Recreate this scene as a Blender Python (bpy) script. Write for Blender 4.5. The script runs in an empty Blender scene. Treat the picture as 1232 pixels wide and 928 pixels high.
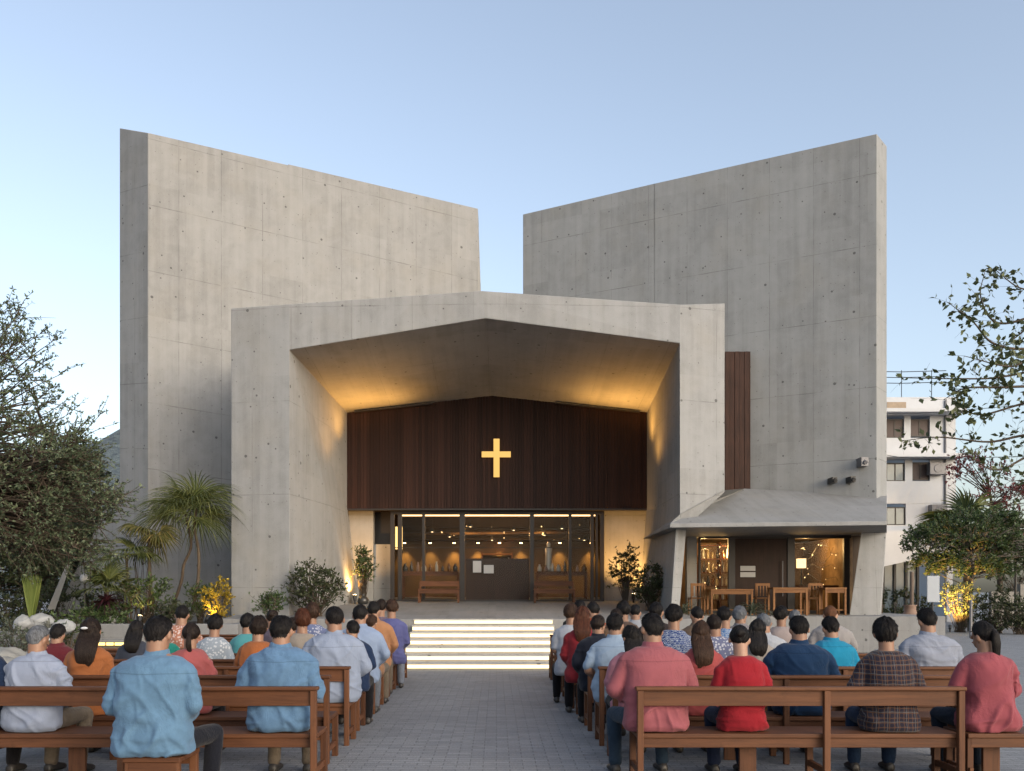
import bpy, bmesh, math, random
import numpy as np
from mathutils import Vector, Matrix, Euler
PI = math.pi; R = math.radians
scene = bpy.context.scene
COL = scene.collection
F = 1100.0; CX = 597.0; HY = 712.0; CZ = 1.57     # focal length in px, vanishing point, eye height

def P(px, py, D):
    """real-world point that sits at photo pixel (px, py) at depth D metres"""
    return Vector(((px - CX) * D / F, D, CZ + (HY - py) * D / F))
def X(px, D): return (px - CX) * D / F
def Z(py, D): return CZ + (HY - py) * D / F

# ------------------------------------------------------------------ tags
def tag(o, label=None, cat=None, group=None, kind=None):
    if label: o['label'] = label
    if cat: o['category'] = cat
    if group: o['group'] = group
    if kind: o['kind'] = kind
    return o
def empty(name, loc=(0, 0, 0), rz=0):
    o = bpy.data.objects.new(name, None); COL.objects.link(o)
    o.location = loc; o.rotation_euler = (0, 0, rz); o.empty_display_size = .2
    return o

# ------------------------------------------------------------------ mesh builder
class MB:
    def __init__(s): s.v = []; s.f = []; s.m = []
    def face(s, pts, mi=0):
        b = len(s.v); s.v += [tuple(p) for p in pts]; s.f.append(tuple(range(b, b + len(pts)))); s.m.append(mi)
    def add(s, v, f, mi=0):
        b = len(s.v); s.v += [tuple(p) for p in v]
        for q in f: s.f.append(tuple(i + b for i in q)); s.m.append(mi)
    def box(s, x0, x1, y0, y1, z0, z1, mi=0):
        v = [(x0,y0,z0),(x1,y0,z0),(x1,y1,z0),(x0,y1,z0),(x0,y0,z1),(x1,y0,z1),(x1,y1,z1),(x0,y1,z1)]
        s.add(v, [(0,3,2,1),(4,5,6,7),(0,1,5,4),(1,2,6,5),(2,3,7,6),(3,0,4,7)], mi)
    def hexa(s, a, b, mi=0):
        """solid between quad a (4 pts) and quad b (4 pts)"""
        s.add(list(a) + list(b), [(0,3,2,1),(4,5,6,7),(0,1,5,4),(1,2,6,5),(2,3,7,6),(3,0,4,7)], mi)
    def prism(s, foot, z0, z1, mi=0):
        """foot: [(x,y)]; z0,z1 numbers or lists"""
        n = len(foot)
        za = z0 if isinstance(z0, (list, tuple)) else [z0]*n
        zb = z1 if isinstance(z1, (list, tuple)) else [z1]*n
        v = [(p[0],p[1],a) for p,a in zip(foot,za)] + [(p[0],p[1],b) for p,b in zip(foot,zb)]
        f = [tuple(range(n-1,-1,-1)), tuple(range(n,2*n))] + [(i,(i+1)%n,n+(i+1)%n,n+i) for i in range(n)]
        s.add(v, f, mi)
    def tube(s, pts, radii, n=8, mi=0, cap=True):
        v, f = tube_geo(pts, radii, n, cap); s.add(v, f, mi)
    def build(s, name, mats, parent=None, uv=True, smooth=False, bevel=0, weld=True, loc=None):
        me = bpy.data.meshes.new(name)
        me.from_pydata(s.v, [], s.f); me.update()
        mats = mats if isinstance(mats, (list, tuple)) else [mats]
        for m in mats: me.materials.append(m)
        me.polygons.foreach_set('material_index', s.m)
        if weld:
            bm = bmesh.new(); bm.from_mesh(me)
            bmesh.ops.remove_doubles(bm, verts=bm.verts, dist=.0005)
            bmesh.ops.recalc_face_normals(bm, faces=bm.faces)
            bm.to_mesh(me); bm.free()
        if uv: box_uv(me)
        if smooth: me.polygons.foreach_set('use_smooth', [True]*len(me.polygons))
        o = bpy.data.objects.new(name, me); COL.objects.link(o)
        if loc is not None:
            o.location = loc
            me.transform(Matrix.Translation(-Vector(loc)))
        if parent: attach(o, parent)
        if bevel:
            md = o.modifiers.new('bevel', 'BEVEL'); md.width = bevel; md.segments = 2
            md.limit_method = 'ANGLE'; md.angle_limit = R(35); md.harden_normals = False
        return o
def attach(o, parent):
    """child keeps its world placement under a parent at rest"""
    o.parent = parent
    m = Matrix.LocRotScale(parent.location, parent.rotation_euler, parent.scale)
    if parent.parent:
        g = parent.parent
        m = Matrix.LocRotScale(g.location, g.rotation_euler, g.scale) @ parent.matrix_parent_inverse @ m
    o.matrix_parent_inverse = m.inverted()
def box_uv(me):
    uvl = me.uv_layers.new(name='UVMap')
    out = np.zeros((len(me.loops), 2))
    vs = me.vertices
    for p in me.polygons:
        n = p.normal
        if abs(n.z) > .75:
            for li in p.loop_indices:
                c = vs[me.loops[li].vertex_index].co; out[li] = (c.x, c.y)
        else:
            t = Vector((-n.y, n.x, 0)).normalized()
            off = round(n.x*3)*.37
            for li in p.loop_indices:
                c = vs[me.loops[li].vertex_index].co; out[li] = (c.dot(t)+off, c.z)
    uvl.data.foreach_set('uv', out.ravel())

def frames(pts):
    P_ = np.array([tuple(p) for p in pts], float); n = len(P_)
    T = np.zeros_like(P_)
    T[1:-1] = P_[2:] - P_[:-2]; T[0] = P_[1]-P_[0]; T[-1] = P_[-1]-P_[-2]
    T /= np.linalg.norm(T, axis=1)[:, None] + 1e-9
    u = np.cross(T[0], (0,0,1.)) if abs(T[0][2]) < .9 else np.cross(T[0], (0,1.,0))
    u /= np.linalg.norm(u); U = [u]
    for i in range(1, n):
        u = U[-1] - T[i]*np.dot(U[-1], T[i]); u /= np.linalg.norm(u)+1e-9; U.append(u)
    U = np.array(U); return P_, T, U, np.cross(T, U)
def tube_geo(pts, radii, n=8, cap=True):
    P_, T, U, V = frames(pts); k = len(P_)
    r = np.array(radii, float)
    if r.ndim == 0: r = np.full(k, float(r))
    a = np.linspace(0, 2*PI, n, endpoint=False)
    v = (P_[:,None,:] + r[:,None,None]*(np.cos(a)[None,:,None]*U[:,None,:] + np.sin(a)[None,:,None]*V[:,None,:])).reshape(-1,3)
    f = [(i*n+j, i*n+(j+1)%n, (i+1)*n+(j+1)%n, (i+1)*n+j) for i in range(k-1) for j in range(n)]
    if cap: f += [tuple(range(n-1,-1,-1)), tuple(range((k-1)*n, k*n))]
    return v.tolist(), f
def curve(ctrl, n=10):
    """Catmull-Rom through control points"""
    c = [Vector(p) for p in ctrl]; c = [2*c[0]-c[1]] + c + [2*c[-1]-c[-2]]; out = []
    for i in range(1, len(c)-2):
        for k in range(n):
            t = k/n; a,b,d,e = c[i-1],c[i],c[i+1],c[i+2]
            out.append(.5*((2*b)+(d-a)*t+(2*a-5*b+4*d-e)*t*t+(3*b-a-3*d+e)*t**3))
    out.append(c[-2]); return out
def raw_mesh(name, v, f, mats, parent=None, smooth=False, mi=None):
    me = bpy.data.meshes.new(name)
    v = np.asarray(v, dtype=np.float32)
    if isinstance(f, np.ndarray):
        k = f.shape[1]
        me.vertices.add(len(v)); me.vertices.foreach_set('co', v.ravel())
        me.loops.add(f.size); me.loops.foreach_set('vertex_index', f.ravel().astype(np.int32))
        me.polygons.add(len(f)); me.polygons.foreach_set('loop_start', np.arange(0, f.size, k, dtype=np.int32))
        me.polygons.foreach_set('loop_total', np.full(len(f), k, dtype=np.int32))
        me.update(calc_edges=True); me.validate()
    else:
        me.from_pydata(v.tolist(), [], f); me.update()
    for m in (mats if isinstance(mats,(list,tuple)) else [mats]): me.materials.append(m)
    if mi is not None: me.polygons.foreach_set('material_index', mi)
    if smooth: me.polygons.foreach_set('use_smooth', [True]*len(me.polygons))
    o = bpy.data.objects.new(name, me); COL.objects.link(o)
    if parent: attach(o, parent)
    return o

# ------------------------------------------------------------------ value noise (numpy)
def _h(i, j, k, s):
    n = (i*374761393 + j*668265263 + k*2147483647 + s*1274126177) & 0xffffffff
    n = ((n ^ (n >> 13)) * 1274126177) & 0xffffffff
    return ((n ^ (n >> 16)) & 0xffff)/32767.5 - 1
def vnoise(p, s=0):
    p = np.asarray(p, float); i = np.floor(p).astype(np.int64); f = p - i; f = f*f*(3-2*f)
    r = 0
    for dx in (0,1):
        for dy in (0,1):
            for dz in (0,1):
                w = (f[:,0] if dx else 1-f[:,0])*(f[:,1] if dy else 1-f[:,1])*(f[:,2] if dz else 1-f[:,2])
                r = r + w*_h(i[:,0]+dx, i[:,1]+dy, i[:,2]+dz, s)
    return r

# ------------------------------------------------------------------ material helpers
class NT:
    def __init__(s, name):
        s.mat = bpy.data.materials.new(name); s.mat.use_nodes = True
        s.nt = s.mat.node_tree; s.nt.nodes.clear()
        s.out = s.nt.nodes.new('ShaderNodeOutputMaterial')
    def n(s, typ, ins=None, **attrs):
        x = s.nt.nodes.new('ShaderNode'+typ)
        for k, v in attrs.items(): setattr(x, k, v)
        for k, v in (ins or {}).items(): s.set(x, k, v)
        return x
    def set(s, node, k, v):
        sock = node.inputs[k]
        if isinstance(v, bpy.types.NodeSocket): s.nt.links.new(v, sock)
        elif isinstance(v, bpy.types.Node): s.nt.links.new(v.outputs[0], sock)
        else:
            if isinstance(v, (tuple, list)) and len(v) == 3 and sock.type == 'RGBA': v = (*v, 1)
            sock.default_value = v
    def m(s, op, a, b=0.0, c=None, clamp=False):
        x = s.n('Math', {0: a, 1: b}, operation=op, use_clamp=clamp)
        if c is not None: s.set(x, 2, c)
        return x.outputs[0]
    def noise(s, vec, scale=1, detail=4, rough=.55, dist=0):
        x = s.n('TexNoise', {'Vector': vec, 'Scale': scale, 'Detail': detail, 'Roughness': rough, 'Distortion': dist}); return x.outputs['Fac']
    def vmul(s, vec, xyz):
        return s.n('VectorMath', {0: vec, 1: xyz}, operation='MULTIPLY').outputs[0]
    def ramp(s, fac, stops):
        x = s.n('ValToRGB', {0: fac}); e = x.color_ramp.elements
        while len(e) < len(stops): e.new(.5)
        for i, (p, c) in enumerate(stops):
            e[i].position = p; e[i].color = (*c, 1) if not isinstance(c, (int, float)) else (c, c, c, 1)
        return x.outputs[0]
    def mix(s, fac, a, b, mode='MIX'):
        x = s.n('Mix', data_type='RGBA', blend_type=mode)
        s.set(x, 0, fac); s.set(x, 6, a); s.set(x, 7, b); return x.outputs[2]
    def bump(s, h, strength=.3, dist=.01):
        return s.n('Bump', {'Height': h, 'Strength': strength, 'Distance': dist}).outputs[0]
    def done(s, color, rough=.7, normal=None, spec=.5, **kw):
        b = s.n('BsdfPrincipled', {'Base Color': color, 'Roughness': rough, 'Specular IOR Level': spec})
        for k, v in kw.items(): s.set(b, k.replace('_', ' '), v)
        if normal is not None: s.set(b, 'Normal', normal)
        s.nt.links.new(b.outputs[0], s.out.inputs[0]); return s.mat
    def surf(s, sh): s.nt.links.new(sh.outputs[0], s.out.inputs[0]); return s.mat

def mat_concrete(name, base=(.36,.35,.335), joints=1.0, pw=1.22, ph=1.95, slope=0.0):
    t = NT(name)
    uv = t.n('UVMap').outputs[0]
    sp = t.n('SeparateXYZ', {0: uv}); u, v0 = sp.outputs[0], sp.outputs[1]
    v = t.m('MULTIPLY_ADD', u, slope, v0)
    big = t.noise(uv, .45, 5, .6)
    mid = t.noise(uv, 2.2, 6, .65, .4)
    fine = t.noise(uv, 45, 3, .6)
    streak = t.noise(t.vmul(uv, (5.5, .28, 1)), 1, 5, .6)
    streak2 = t.noise(t.vmul(uv, (1.3, .10, 1)), 1, 3, .5)
    # formwork boards: each board a slightly different tone
    bu = t.m('FLOOR', t.m('DIVIDE', u, .203)); bv = t.m('FLOOR', t.m('DIVIDE', v, ph))
    wn = t.n('TexWhiteNoise', {'Vector': t.n('CombineXYZ', {0: bu, 1: bv}).outputs[0]}, noise_dimensions='2D').outputs[0]
    pu = t.m('FLOOR', t.m('DIVIDE', u, pw))
    wp = t.n('TexWhiteNoise', {'Vector': t.n('CombineXYZ', {0: pu, 1: bv}).outputs[0]}, noise_dimensions='2D').outputs[0]
    # tone
    val = t.m('ADD', t.m('MULTIPLY', big, .28), t.m('MULTIPLY', mid, .42))
    val = t.m('ADD', val, t.m('MULTIPLY', streak, .36))
    val = t.m('ADD', val, t.m('MULTIPLY', streak2, .18))
    val = t.m('ADD', val, t.m('MULTIPLY', fine, .26))
    val = t.m('ADD', val, t.m('MULTIPLY', wn, .06))
    val = t.m('ADD', val, t.m('MULTIPLY', wp, .10))
    lo = tuple(c*.72 for c in base); hi = tuple(min(1, c*1.18) for c in base)
    col = t.ramp(t.m('MULTIPLY', val, .6), [(.37, lo), (.515, base), (.66, hi)])
    warm = t.noise(uv, .8, 3)
    col = t.mix(t.m('MULTIPLY', t.m('SUBTRACT', warm, .48, clamp=True), .9), col, (base[0]*1.02, base[1]*.93, base[2]*.78))
    # thin, broken joint lines
    def line(c, period, w, seed):
        fr = t.m('ABSOLUTE', t.m('SUBTRACT', t.m('FRACT', t.m('DIVIDE', t.m('ADD', c, seed), period)), .5))
        ln = t.m('GREATER_THAN', fr, .5 - w/period/2)
        pr = t.noise(t.vmul(uv, (.55, .55, 1)), 1.6+seed, 3, .7)
        return t.m('MULTIPLY', ln, t.m('MULTIPLY', t.m('SUBTRACT', pr, .38, clamp=True), 4.2, clamp=True))
    wob = t.m('MULTIPLY', t.m('SUBTRACT', t.noise(uv, 1.3, 2), .5), .015)
    jl = t.m('MAXIMUM', line(t.m('ADD', u, wob), pw, .016, .21), line(t.m('ADD', v, wob), ph, .022, .63))
    jl = t.m('MULTIPLY', jl, joints)
    # tie holes and blow holes
    fu = t.m('SUBTRACT', t.m('FRACT', t.m('DIVIDE', u, pw/2)), .5); fv = t.m('SUBTRACT', t.m('FRACT', t.m('DIVIDE', v, ph/2)), .5)
    jit = t.n('SeparateColor', {0: t.n('TexWhiteNoise', {'Vector': t.n('CombineXYZ', {0: t.m('FLOOR', t.m('DIVIDE', u, pw/2)), 1: t.m('ADD', t.m('FLOOR', t.m('DIVIDE', v, ph/2)), 37)}).outputs[0]}, noise_dimensions='2D').outputs[1]})
    du = t.m('MULTIPLY', t.m('ADD', fu, t.m('MULTIPLY', t.m('SUBTRACT', jit.outputs[0], .5), .6)), pw/2); dv = t.m('MULTIPLY', t.m('ADD', fv, t.m('MULTIPLY', t.m('SUBTRACT', jit.outputs[1], .5), .6)), ph/2)
    d = t.m('SQRT', t.m('ADD', t.m('MULTIPLY', du, du), t.m('MULTIPLY', dv, dv)))
    hc = t.n('TexWhiteNoise', {'Vector': t.n('CombineXYZ', {0: t.m('FLOOR', t.m('DIVIDE', u, pw/2)), 1: t.m('FLOOR', t.m('DIVIDE', v, ph/2))}).outputs[0]}, noise_dimensions='2D').outputs[0]
    hole = t.m('MULTIPLY', t.m('LESS_THAN', d, t.m('MULTIPLY', t.m('SUBTRACT', hc, .45), .075)), t.m('GREATER_THAN', hc, .68))
    vo = t.n('TexVoronoi', {'Vector': uv, 'Scale': 1.7, 'Randomness': 1.0}, feature='F1', voronoi_dimensions='2D')
    vr = t.n('SeparateColor', {0: vo.outputs['Color']}).outputs[0]
    bug = t.m('LESS_THAN', vo.outputs['Distance'], t.m('MULTIPLY', t.m('SUBTRACT', vr, .35, clamp=True), .07))
    vo2 = t.n('TexVoronoi', {'Vector': uv, 'Scale': 5, 'Randomness': 1.0}, feature='F1', voronoi_dimensions='2D')
    vr2 = t.n('SeparateColor', {0: vo2.outputs['Color']}).outputs[1]
    bug2 = t.m('LESS_THAN', vo2.outputs['Distance'], t.m('MULTIPLY', t.m('SUBTRACT', vr2, .5, clamp=True), .16))
    dark = t.m('MAXIMUM', t.m('MAXIMUM', hole, bug), t.m('MAXIMUM', t.m('MULTIPLY', bug2, .55), t.m('MULTIPLY', jl, .62)))
    col = t.mix(t.m('MULTIPLY', dark, .72), col, tuple(c*.16 for c in base))
    h = t.m('SUBTRACT', t.m('ADD', t.m('MULTIPLY', mid, .5), t.m('MULTIPLY', fine, .25)), t.m('MULTIPLY', dark, 1.5))
    return t.done(col, t.m('ADD', .72, t.m('MULTIPLY', mid, .2)), t.bump(h, .45, .012), .3)

def mat_wood(name, c1, c2, axis=0, rough=.5, scale=1.0, bump=.25):
    t = NT(name)
    co = t.n('TexCoord').outputs['Object']
    st = [14, 14, 14]; st[axis] = .9
    g = t.noise(t.vmul(co, tuple(x*scale for x in st)), 1, 6, .65, 1.2)
    st2 = [90, 90, 90]; st2[axis] = 4
    g2 = t.noise(t.vmul(co, tuple(x*scale for x in st2)), 1, 3, .6)
    blot = t.noise(co, 2.3, 3)
    rnd = t.n('ObjectInfo').outputs['Random']
    f = t.m('ADD', t.m('MULTIPLY', g, .6), t.m('ADD', t.m('MULTIPLY', g2, .25), t.m('MULTIPLY', blot, .25)))
    f = t.m('ADD', f, t.m('MULTIPLY', t.m('SUBTRACT', rnd, .5), .22))
    wear = t.noise(co, 7, 5, .7)
    col = t.ramp(f, [(.36, c1), (.72, c2)])
    col = t.mix(t.m('MULTIPLY', t.m('SUBTRACT', wear, .58, clamp=True), 2.2, clamp=True), col, tuple(x*.45 for x in c1))
    return t.done(col, t.m('ADD', rough, t.m('MULTIPLY', g2, .25)), t.bump(g2, bump, .004), .25)

def mat_leaf(name, dark, light, trans=.25, rough=.5):
    t = NT(name)
    r = t.n('NewGeometry').outputs['Random Per Island']
    col = t.ramp(r, [(0, dark), (.65, tuple((a+b)/2 for a, b in zip(dark, light))), (1, light)])
    b = t.n('BsdfPrincipled', {'Base Color': col, 'Roughness': rough, 'Specular IOR Level': .35})
    tr = t.n('BsdfTranslucent', {'Color': col})
    return t.surf(t.n('MixShader', {0: trans, 1: b.outputs[0], 2: tr.outputs[0]}))

def mat_plain(name, c, rough=.6, metal=0, var=.12, bscale=30, bump=.1, spec=.5):
    t = NT(name); co = t.n('TexCoord').outputs['Object']
    n1 = t.noise(co, 3.5, 5, .6); n2 = t.noise(co, bscale, 3)
    col = t.mix(t.m('ADD', t.m('MULTIPLY', n1, .7), t.m('MULTIPLY', n2, .3)), tuple(x*(1-var*2) for x in c), tuple(min(1, x*(1+var*2)) for x in c))
    return t.done(col, rough, t.bump(n2, bump, .003), spec, Metallic=metal)
def mat_emit(name, c, s):
    t = NT(name); return t.surf(t.n('Emission', {'Color': (*c, 1), 'Strength': s*.45}))
def mat_glass(name, tint=(1,1,1), rough=.01, k=1.0):
    t = NT(name)
    fr = t.m('MULTIPLY', t.n('Fresnel', {'IOR': 1.5}).outputs[0], k, clamp=True)
    return t.surf(t.n('MixShader', {0: fr, 1: t.n('BsdfTransparent', {'Color': (*tint, 1)}).outputs[0], 2: t.n('BsdfGlossy', {'Color': (.9,.9,.9,1), 'Roughness': rough}).outputs[0]}))

M = {}
M['conc_l'] = mat_concrete('concrete_left_wall', (.240,.241,.239), 1.0, slope=.10)
M['conc_r'] = mat_concrete('concrete_right_wall', (.228,.236,.240), 1.0)
M['conc_p'] = mat_concrete('concrete_portal', (.236,.241,.245), .75, 1.5, 2.3)
M['conc_c'] = mat_concrete('concrete_canopy', (.205,.21,.214), .1, 3, 3)
M['conc_s'] = mat_concrete('concrete_step', (.40,.385,.36), .2, 1.2, 1.2)
M['conc_f'] = mat_concrete('concrete_floor', (.195,.198,.202), .5, 1.2, 1.2)
M['pew'] = mat_wood('pew_wood', (.045,.017,.008), (.125,.050,.022), 0, .45)
M['pewz'] = mat_wood('pew_wood_upright', (.045,.017,.008), (.125,.051,.023), 2, .45)
M['oak'] = mat_wood('oak_wood', (.12,.05,.018), (.24,.115,.045), 0, .5)
M['darkwood'] = mat_wood('dark_door_wood', (.012,.006,.004), (.03,.014,.009), 2, .5)
M['frame'] = mat_plain('dark_bronze_metal', (.012,.009,.008), .5, .1)
M['glass'] = mat_glass('clear_glass', k=.10)
M['white'] = mat_plain('white_render', (.46,.475,.50), .85, 0, .05)
M['metal'] = mat_plain('grey_metal', (.14,.14,.15), .5, .3)
M['black'] = mat_plain('black_metal', (.015,.015,.016), .5)
M['warm'] = mat_emit('warm_light_strip', (1,.72,.36), 14)
def boards():
    t = NT('dark_cladding_boards'); co = t.n('TexCoord').outputs['Object']
    r = t.n('NewGeometry').outputs['Random Per Island']
    g = t.noise(t.vmul(co, (30, 30, .8)), 1, 5, .65, .8)
    f = t.m('ADD', t.m('MULTIPLY', g, .55), t.m('ADD', .10, t.m('MULTIPLY', r, .3)))
    col = t.ramp(f, [(.2, (.010,.0048,.0038)), (.55, (.026,.0120,.0092)), (.9, (.050,.0225,.017))])
    return t.done(col, .6, t.bump(g, .3, .004), .15)
M['clad'] = boards()
# ================================================================== camera, sky, sun
cam_d = bpy.data.cameras.new('camera'); cam = bpy.data.objects.new('camera', cam_d); COL.objects.link(cam)
cam.location = (0, 0, CZ); cam.rotation_euler = (R(90), 0, 0)
cam_d.sensor_width = 36; cam_d.lens = F/1232*36
cam_d.shift_x = (616-CX)/1232; cam_d.shift_y = (HY-464)/1232
cam_d.clip_end = 3000; cam_d.clip_start = .05
scene.camera = cam
SUN_EL, SUN_ROT = 18, 138
w = bpy.data.worlds.new('World'); scene.world = w; w.use_nodes = True
wt = w.node_tree; bg = wt.nodes['Background']
sky = wt.nodes.new('ShaderNodeTexSky'); sky.sky_type = 'NISHITA'; sky.sun_disc = False
sky.sun_elevation = R(SUN_EL); sky.sun_rotation = R(SUN_ROT); sky.altitude = 0
sky.air_density = 1.0; sky.dust_density = 3.2; sky.ozone_density = 1.3
hs = wt.nodes.new('ShaderNodeHueSaturation'); hs.inputs['Saturation'].default_value = .74; hs.inputs['Value'].default_value = 1.12
wt.links.new(sky.outputs[0], hs.inputs['Color']); wt.links.new(hs.outputs[0], bg.inputs[0]); bg.inputs[1].default_value = .15
sd = bpy.data.lights.new('sun', 'SUN'); so = bpy.data.objects.new('sun', sd); COL.objects.link(so)
sd.energy = .5; sd.angle = R(150); sd.color = (1, .93, .88)
sv = Vector((math.sin(R(SUN_ROT))*math.cos(R(SUN_EL)), math.cos(R(SUN_ROT))*math.cos(R(SUN_EL)), math.sin(R(SUN_EL))))
so.rotation_euler = sv.to_track_quat('Z', 'Y').to_euler(); so.location = (20, -20, 30)
scene.view_settings.view_transform = 'Standard'; scene.view_settings.look = 'None'
scene.view_settings.gamma = 1; scene.view_settings.exposure = .90
scene.cycles.use_denoising = True
try: scene.cycles.denoiser = 'OPENIMAGEDENOISE'
except Exception: pass
scene.cycles.max_bounces = 6; scene.cycles.diffuse_bounces = 3; scene.cycles.glossy_bounces = 3
scene.cycles.transparent_max_bounces = 12; scene.cycles.transmission_bounces = 4
scene.cycles.sample_clamp_indirect = 4; scene.cycles.caustics_reflective = False; scene.cycles.caustics_refractive = False

LK = .62
def lamp(name, typ, loc, energy, color=(1,.62,.26), target=None, size=.05, spot=None, blend=.6, parent=None, sy=None):
    d = bpy.data.lights.new(name, typ); o = bpy.data.objects.new(name, d); COL.objects.link(o)
    d.energy = energy*LK; d.color = color; o.location = loc
    if typ == 'AREA':
        d.size = size
        if sy: d.shape = 'RECTANGLE'; d.size_y = sy
    else: d.shadow_soft_size = size
    if spot: d.spot_size = R(spot); d.spot_blend = blend
    if target is not None: o.rotation_euler = (Vector(target)-Vector(loc)).to_track_quat('-Z', 'Y').to_euler()
    return o

# ================================================================== ground
def mat_ground():
    t = NT('paving'); co = t.n('TexCoord').outputs['Object']
    br = t.n('TexBrick', {'Vector': co, 'Scale': 1.0, 'Mortar Size': .006, 'Mortar Smooth': .3, 'Brick Width': .24, 'Row Height': .095,
        'Color1': (.165,.172,.186,1), 'Color2': (.27,.277,.288,1), 'Mortar': (.075,.08,.09,1)}, offset=.5)
    n1 = t.noise(co, .6, 5, .6); n2 = t.noise(t.vmul(co, (2, 9, 1)), 1, 5, .7); n3 = t.noise(co, 60, 3)
    col = t.mix(t.m('MULTIPLY', n2, .8), br.outputs['Color'], (.22,.226,.236))
    col = t.mix(t.m('MULTIPLY', t.m('SUBTRACT', n1, .4, clamp=True), 1.6, clamp=True), col, (.17,.176,.188))
    dirt = t.noise(co, 2.2, 6, .75, .6)
    col = t.mix(t.m('MULTIPLY', t.m('SUBTRACT', dirt, .56, clamp=True), 3.5, clamp=True), col, (.095,.095,.098))
    col = t.mix(1.0, col, t.ramp(n3, [(.3, .72), (.7, 1.2)]), 'MULTIPLY')
    h = t.m('ADD', t.m('MULTIPLY', br.outputs['Fac'], -1), t.m('ADD', t.m('MULTIPLY', n2, 1.1), t.m('MULTIPLY', n3, .5)))
    return t.done(col, .62, t.bump(h, 1.0, .014), .35)
g = MB(); g.face([(-900,-40,0),(900,-40,0),(900,1500,0),(-900,1500,0)])
tag(g.build('ground', mat_ground(), uv=False), kind='structure')

# porch floor: a gently rising platform behind the steps
SX0, SX1 = X(481, 18.4), X(677, 18.4)           # step flight
PZ, PD = .925, 21.5
BZ, BD = 1.255, 28.0
def fz(D): return PZ + (BZ-PZ)*(D-PD)/(BD-PD)
pf = MB()
xl, xr = -6.5, 4.75
pf.hexa([(xl,PD,0),(xr,PD,0),(xr,30.5,0),(xl,30.5,0)], [(xl,PD,PZ),(xr,PD,PZ),(xr,30.5,fz(30.5)),(xl,30.5,fz(30.5))])
tag(pf.build('porch_floor', M['conc_f'], bevel=.015), kind='structure')
pf = MB(); pf.hexa([(4.753,23.4,0),(11.5,23.4,0),(11.5,31,0),(4.753,31,0)], [(4.753,23.4,.94),(11.5,23.4,.94),(11.5,31,.94),(4.753,31,.94)])
tag(pf.build('side_porch_floor', M['conc_f'], bevel=.02), kind='structure')

M['stepl'] = mat_emit('step_light_strip', (1,.76,.42), 3.3)
# entrance steps
st = empty('entrance_steps', (0, 18.4, 0))
tag(st, 'wide flight of low concrete steps with glowing light strips under each nosing', 'steps')
NS = 7; rise = PZ/NS; run = (PD-18.4)/(NS-1)
for i in range(NS-1):
    b = MB(); y0 = 18.4 + i*run; z1 = rise*(i+1)
    b.box(SX0, SX1, y0+.04, PD-.004, rise*i+.001, z1-.035); b.box(SX0, SX1, y0, PD-.004, z1-.035, z1)
    s_ = b.build('step', M['conc_s'], st, bevel=.006)
    b = MB(); b.box(SX0+.02, SX1-.02, y0+.004, y0+.03, z1-.105, z1-.037); b.build('light_strip', M['stepl'], s_, uv=False)
b = MB(); b.box(SX0, SX1, PD-.05, PD-.004, PZ-.034, PZ+.003); s_ = b.build('step', M['conc_s'], st)
b = MB(); b.box(SX0+.02, SX1-.02, PD-.045, PD-.012, PZ-.105, PZ-.036); b.build('light_strip', M['stepl'], s_, uv=False)

# ================================================================== the church
ch = empty('church', (0, 25, 0))
tag(ch, 'raw concrete modernist church with two tall slanting wing walls and a gabled portal', 'church')
# --- left wing wall (prism whose outer end is a short frontal face) with a splayed buttress
DN, DF = 27.0, 30.6
A = (X(178,DN), DN); Bp = (X(575,DF), DF); Dp = (X(144,DN+.9), DN+.9)
zA, zB, zD = Z(160,DN), Z(251,DF), Z(154,DN+.9)
C = (X(576,DF+1.1), DF+1.1); E = (X(152,DN+2.0), DN+2.0)
tm = (-6.45-A[0])/(Bp[0]-A[0]); Mm = (-6.45, A[1]+(Bp[1]-A[1])*tm); zM = zA+(zB-zA)*tm
te = (-6.45-E[0])/(C[0]-E[0]); Me = (-6.45, E[1]+(C[1]-E[1])*te); zMe = zD+(zB-.05-zD)*te-.1
lw = MB()
lw.prism([A, Mm, Me, E, Dp], 0, [zA, zM, zMe, zD-.1, zD])
lw.prism([Mm, Bp, C, Me], 7.3, [zM, zB, zB-.05, zMe])
# inner end leans out towards its foot
y_=DF
lw.hexa([(Bp[0]-.02,y_+.06,7.4),(X(584,y_+.2),y_+.2,7.4),(X(584,y_+.9),y_+.9,7.4),(C[0]-.05,y_+1.0,7.4)], [(Bp[0]-.02,y_+.06,zB-.2),(Bp[0]+.005,y_+.2,zB-.25),(Bp[0]+.005,y_+.9,zB-.25),(C[0]-.05,y_+1.0,zB-.3)])
wl = lw.build('wing_wall', M['conc_l'], ch, bevel=.02)
fn = MB(); q0 = Vector((Dp[0]+.03, Dp[1]-.0225, 0)); q1 = Vector((q0.x, q0.y, Z(574,DN+.9))); q2 = Vector((-15.2, 30.68, 0)); of = Vector((.36,.48,0))
fn.add([q0,q1,q2,q0+of,q1+of,q2+of], [(0,1,2),(3,5,4),(0,3,4,1),(1,4,5,2),(2,5,3,0)])
fn.build('buttress', M['conc_l'], ch, bevel=.02)
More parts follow.
